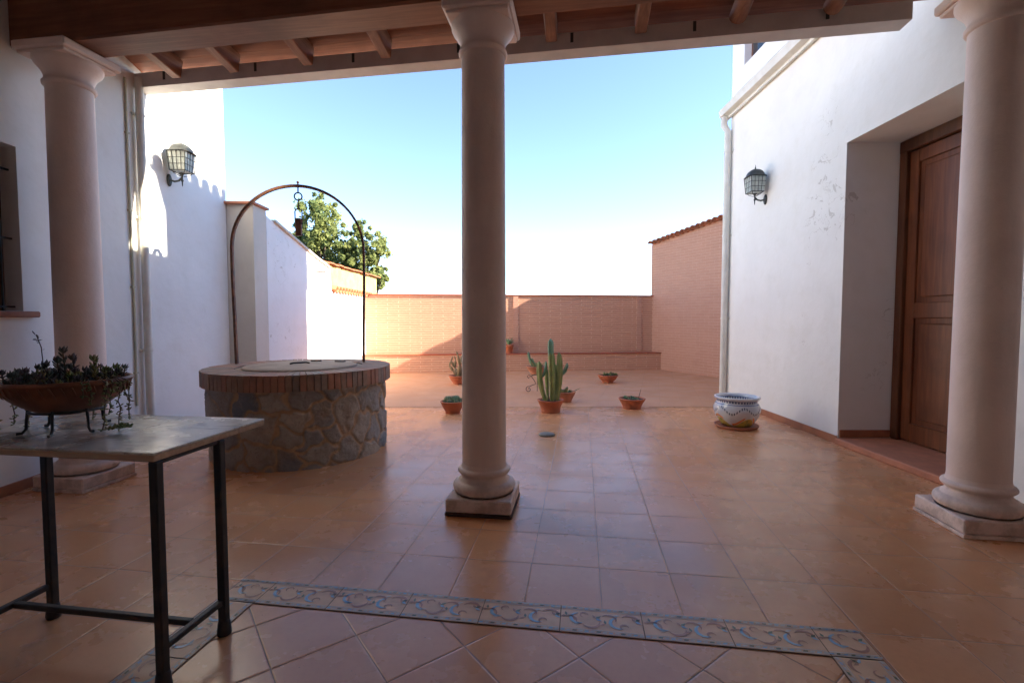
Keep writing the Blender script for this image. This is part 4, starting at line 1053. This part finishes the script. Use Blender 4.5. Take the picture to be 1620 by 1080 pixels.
org = near(t.math('SUBTRACT', zz, t.math('ADD', wave2, .018)), 0.0, .016); c = t.mix(t.math('MULTIPLY', org, t.ramp(fb, .15, .25)), c, (.72, .25, .06, 1))
ln_ = t.math('MAXIMUM', near(zz, .318, .004), near(zz, .275, .004)); c = t.mix(ln_, c, (.14, .2, .42, 1))
M['majo'] = t.fin(c, .16, t.bump(t.noise(10, 3), .15, .003), .6)
mb = MB(); k_ = 1.1
pf = [(.13, 0), (.15, .005), (.175, .04), (.215, .10), (.238, .16), (.24, .20), (.222, .245), (.205, .268), (.205, .28), (.222, .295), (.234, .312), (.232, .325), (.218, .328), (.20, .315), (.19, .28), (.205, .22), (0, .215)]
mb.lathe([(a*1.02, b_*1.0) for a, b_ in pf], 64, (0, 0, .025)); mb.build('pot', M['majo'], p)
mb = MB(); mb.lathe([(.17, 0), (.215, .004), (.232, .035), (.224, .036), (.205, .014), (0, .014)], 56); mb.build('saucer', M['pots'], p)
mb = MB(); mb.lathe([(.20, .255), (.1, .262), (0, .265)], 24, cap=False)
for k in range(60):
    a = rnd.uniform(0, 2*PI); r = .17*math.sqrt(rnd.random()); mb.leaf((r*math.cos(a), r*math.sin(a), .262), (rnd.uniform(-1, 1), rnd.uniform(-1, 1), rnd.uniform(.2, 1)), rnd.uniform(.03, .06), .02, 0, 1)
mb.build('moss', [M['soil'], M['suc4']], p)
# small stone disc on the floor
q = G(865, 688); mb = MB(); mb.lathe([(.085, .001), (.09, .008), (.07, .02), (.03, .024), (0, .024)], 24)
o = mb.build('drain_cover', simple('grey_metal_drain', (.20, .18, .15, 1), (.12, .11, .09, 1), .45, 20, .5)); o.location = q; tag(o, 'small flat grey drain cover on the shiny floor in front of the cactus', 'drain cover')

# ------------------------------------------------------------------ tree
t = NT('tree_leaf'); oi = t.n('ShaderNodeAttribute', attribute_name='shade'); 
c = t.mix(oi.outputs['Fac'], (.075, .125, .045, 1), (.27, .29, .085, 1)); M['treeleaf'] = t.fin(c, .6, None, .3)

tl = t.n('ShaderNodeBsdfTranslucent'); t.l(c, tl.inputs[0]); ms_ = t.n('ShaderNodeMixShader'); ms_.inputs[0].default_value = .4
t.l(t.b.outputs[0], ms_.inputs[1]); t.l(tl.outputs[0], ms_.inputs[2]); t.l(ms_.outputs[0], t.out.inputs[0])
M['bark'] = simple('bark', (.10, .075, .05, 1), (.07, .05, .035, 1), .9, 12, .8, .02)
def tree(label, base, clumps, seed, nl):
    tr = thing('tree', label, 'tree', base, 0); rr = random.Random(seed)
    mb = MB(); top = max(clumps, key=lambda c_: c_[2])
    mb.tube([(0, 0, 0), (.05, 0, 1.2), (top[0]*.5, top[1]*.5, top[2]*.62), (top[0], top[1], top[2])], [.17, .14, .09, .02], 10)
    for cx_, cy_, cz_, r in clumps:
        s0 = Vector((top[0]*.3, top[1]*.3, min(1.6, cz_*.5))); mb.tube([s0, s0.lerp(Vector((cx_, cy_, cz_)), .5)+Vector((0, 0, -.15)), (cx_, cy_, cz_)], [.07, .045, .012], 7)
    mb.build('trunk', M['bark'], tr)
    vs = []; fs = []; sh = []; tot = sum(c_[3]**2 for c_ in clumps)
    subs = []
    for cx_, cy_, cz_, r in clumps:
        for k in range(int(34*r/.5)):
            u = Vector((rr.gauss(0, 1), rr.gauss(0, 1), rr.gauss(0, 1))).normalized()*r*rr.uniform(.3, 1.22)
            subs.append((cx_+u.x, cy_+u.y, cz_+u.z*.9, r*rr.uniform(.09, .30), rr.random()))
    for i in range(nl):
        sx, sy, sz, r, tone = rr.choice(subs)
        u = Vector((rr.gauss(0, 1), rr.gauss(0, 1), rr.gauss(0, 1))).normalized()*r*rr.random()**.5*rr.choice([1, 1, 1, 1.5])
        c_ = Vector((sx, sy, sz))+u; a = Vector((rr.gauss(0, 1), rr.gauss(0, 1), rr.gauss(0, 1))).normalized(); b_ = a.orthogonal().normalized(); l_ = rr.uniform(.03, .062)
        o_ = len(vs); vs += [c_-a*l_, c_+b_*l_*.55, c_+a*l_, c_-b_*l_*.55]; fs.append((o_, o_+1, o_+2, o_+3)); sh += [min(1, max(0, tone*.6+rr.random()*.5))]*4
    mb = MB(); mb.add(vs, fs, 0, False); o_ = mb.build('crown', M['treeleaf'], tr)
    at_ = o_.data.attributes.new('shade', 'FLOAT', 'POINT')
    if len(o_.data.vertices) == len(sh): at_.data.foreach_set('value', sh)
    return tr
TD = 14.5
def tp_(x, y, d_=TD): return D(x, y, d_)
def mk(label, bx, cl, seed, nl):
    b = tp_(bx, 500); base = Vector((b.x, b.y, -.06)); out = []
    for x, y, r in cl:
        q = tp_(x, y, TD+random.Random(x).uniform(-.4, .4)); out.append((q.x-base.x, q.y-base.y, q.z+.06, r*TD/F))
    return tree(label, base, out, seed, nl)
mk('tall bushy green tree rising behind the sloping white wall, seen through the hoop', 512, [(503, 335, 26), (515, 362, 32), (492, 385, 30), (525, 395, 36), (500, 420, 34), (540, 425, 30), (465, 400, 26), (475, 375, 18), (545, 440, 24), (512, 450, 32), (500, 322, 13)], 5, 26000)
mk('smaller darker tree beside the tall one, above the end of the yellow wall', 575, [(573, 370, 20), (585, 392, 24), (570, 412, 28), (595, 425, 20), (603, 398, 10), (580, 445, 24), (604, 443, 12), (555, 395, 16), (558, 440, 20)], 6, 16000)
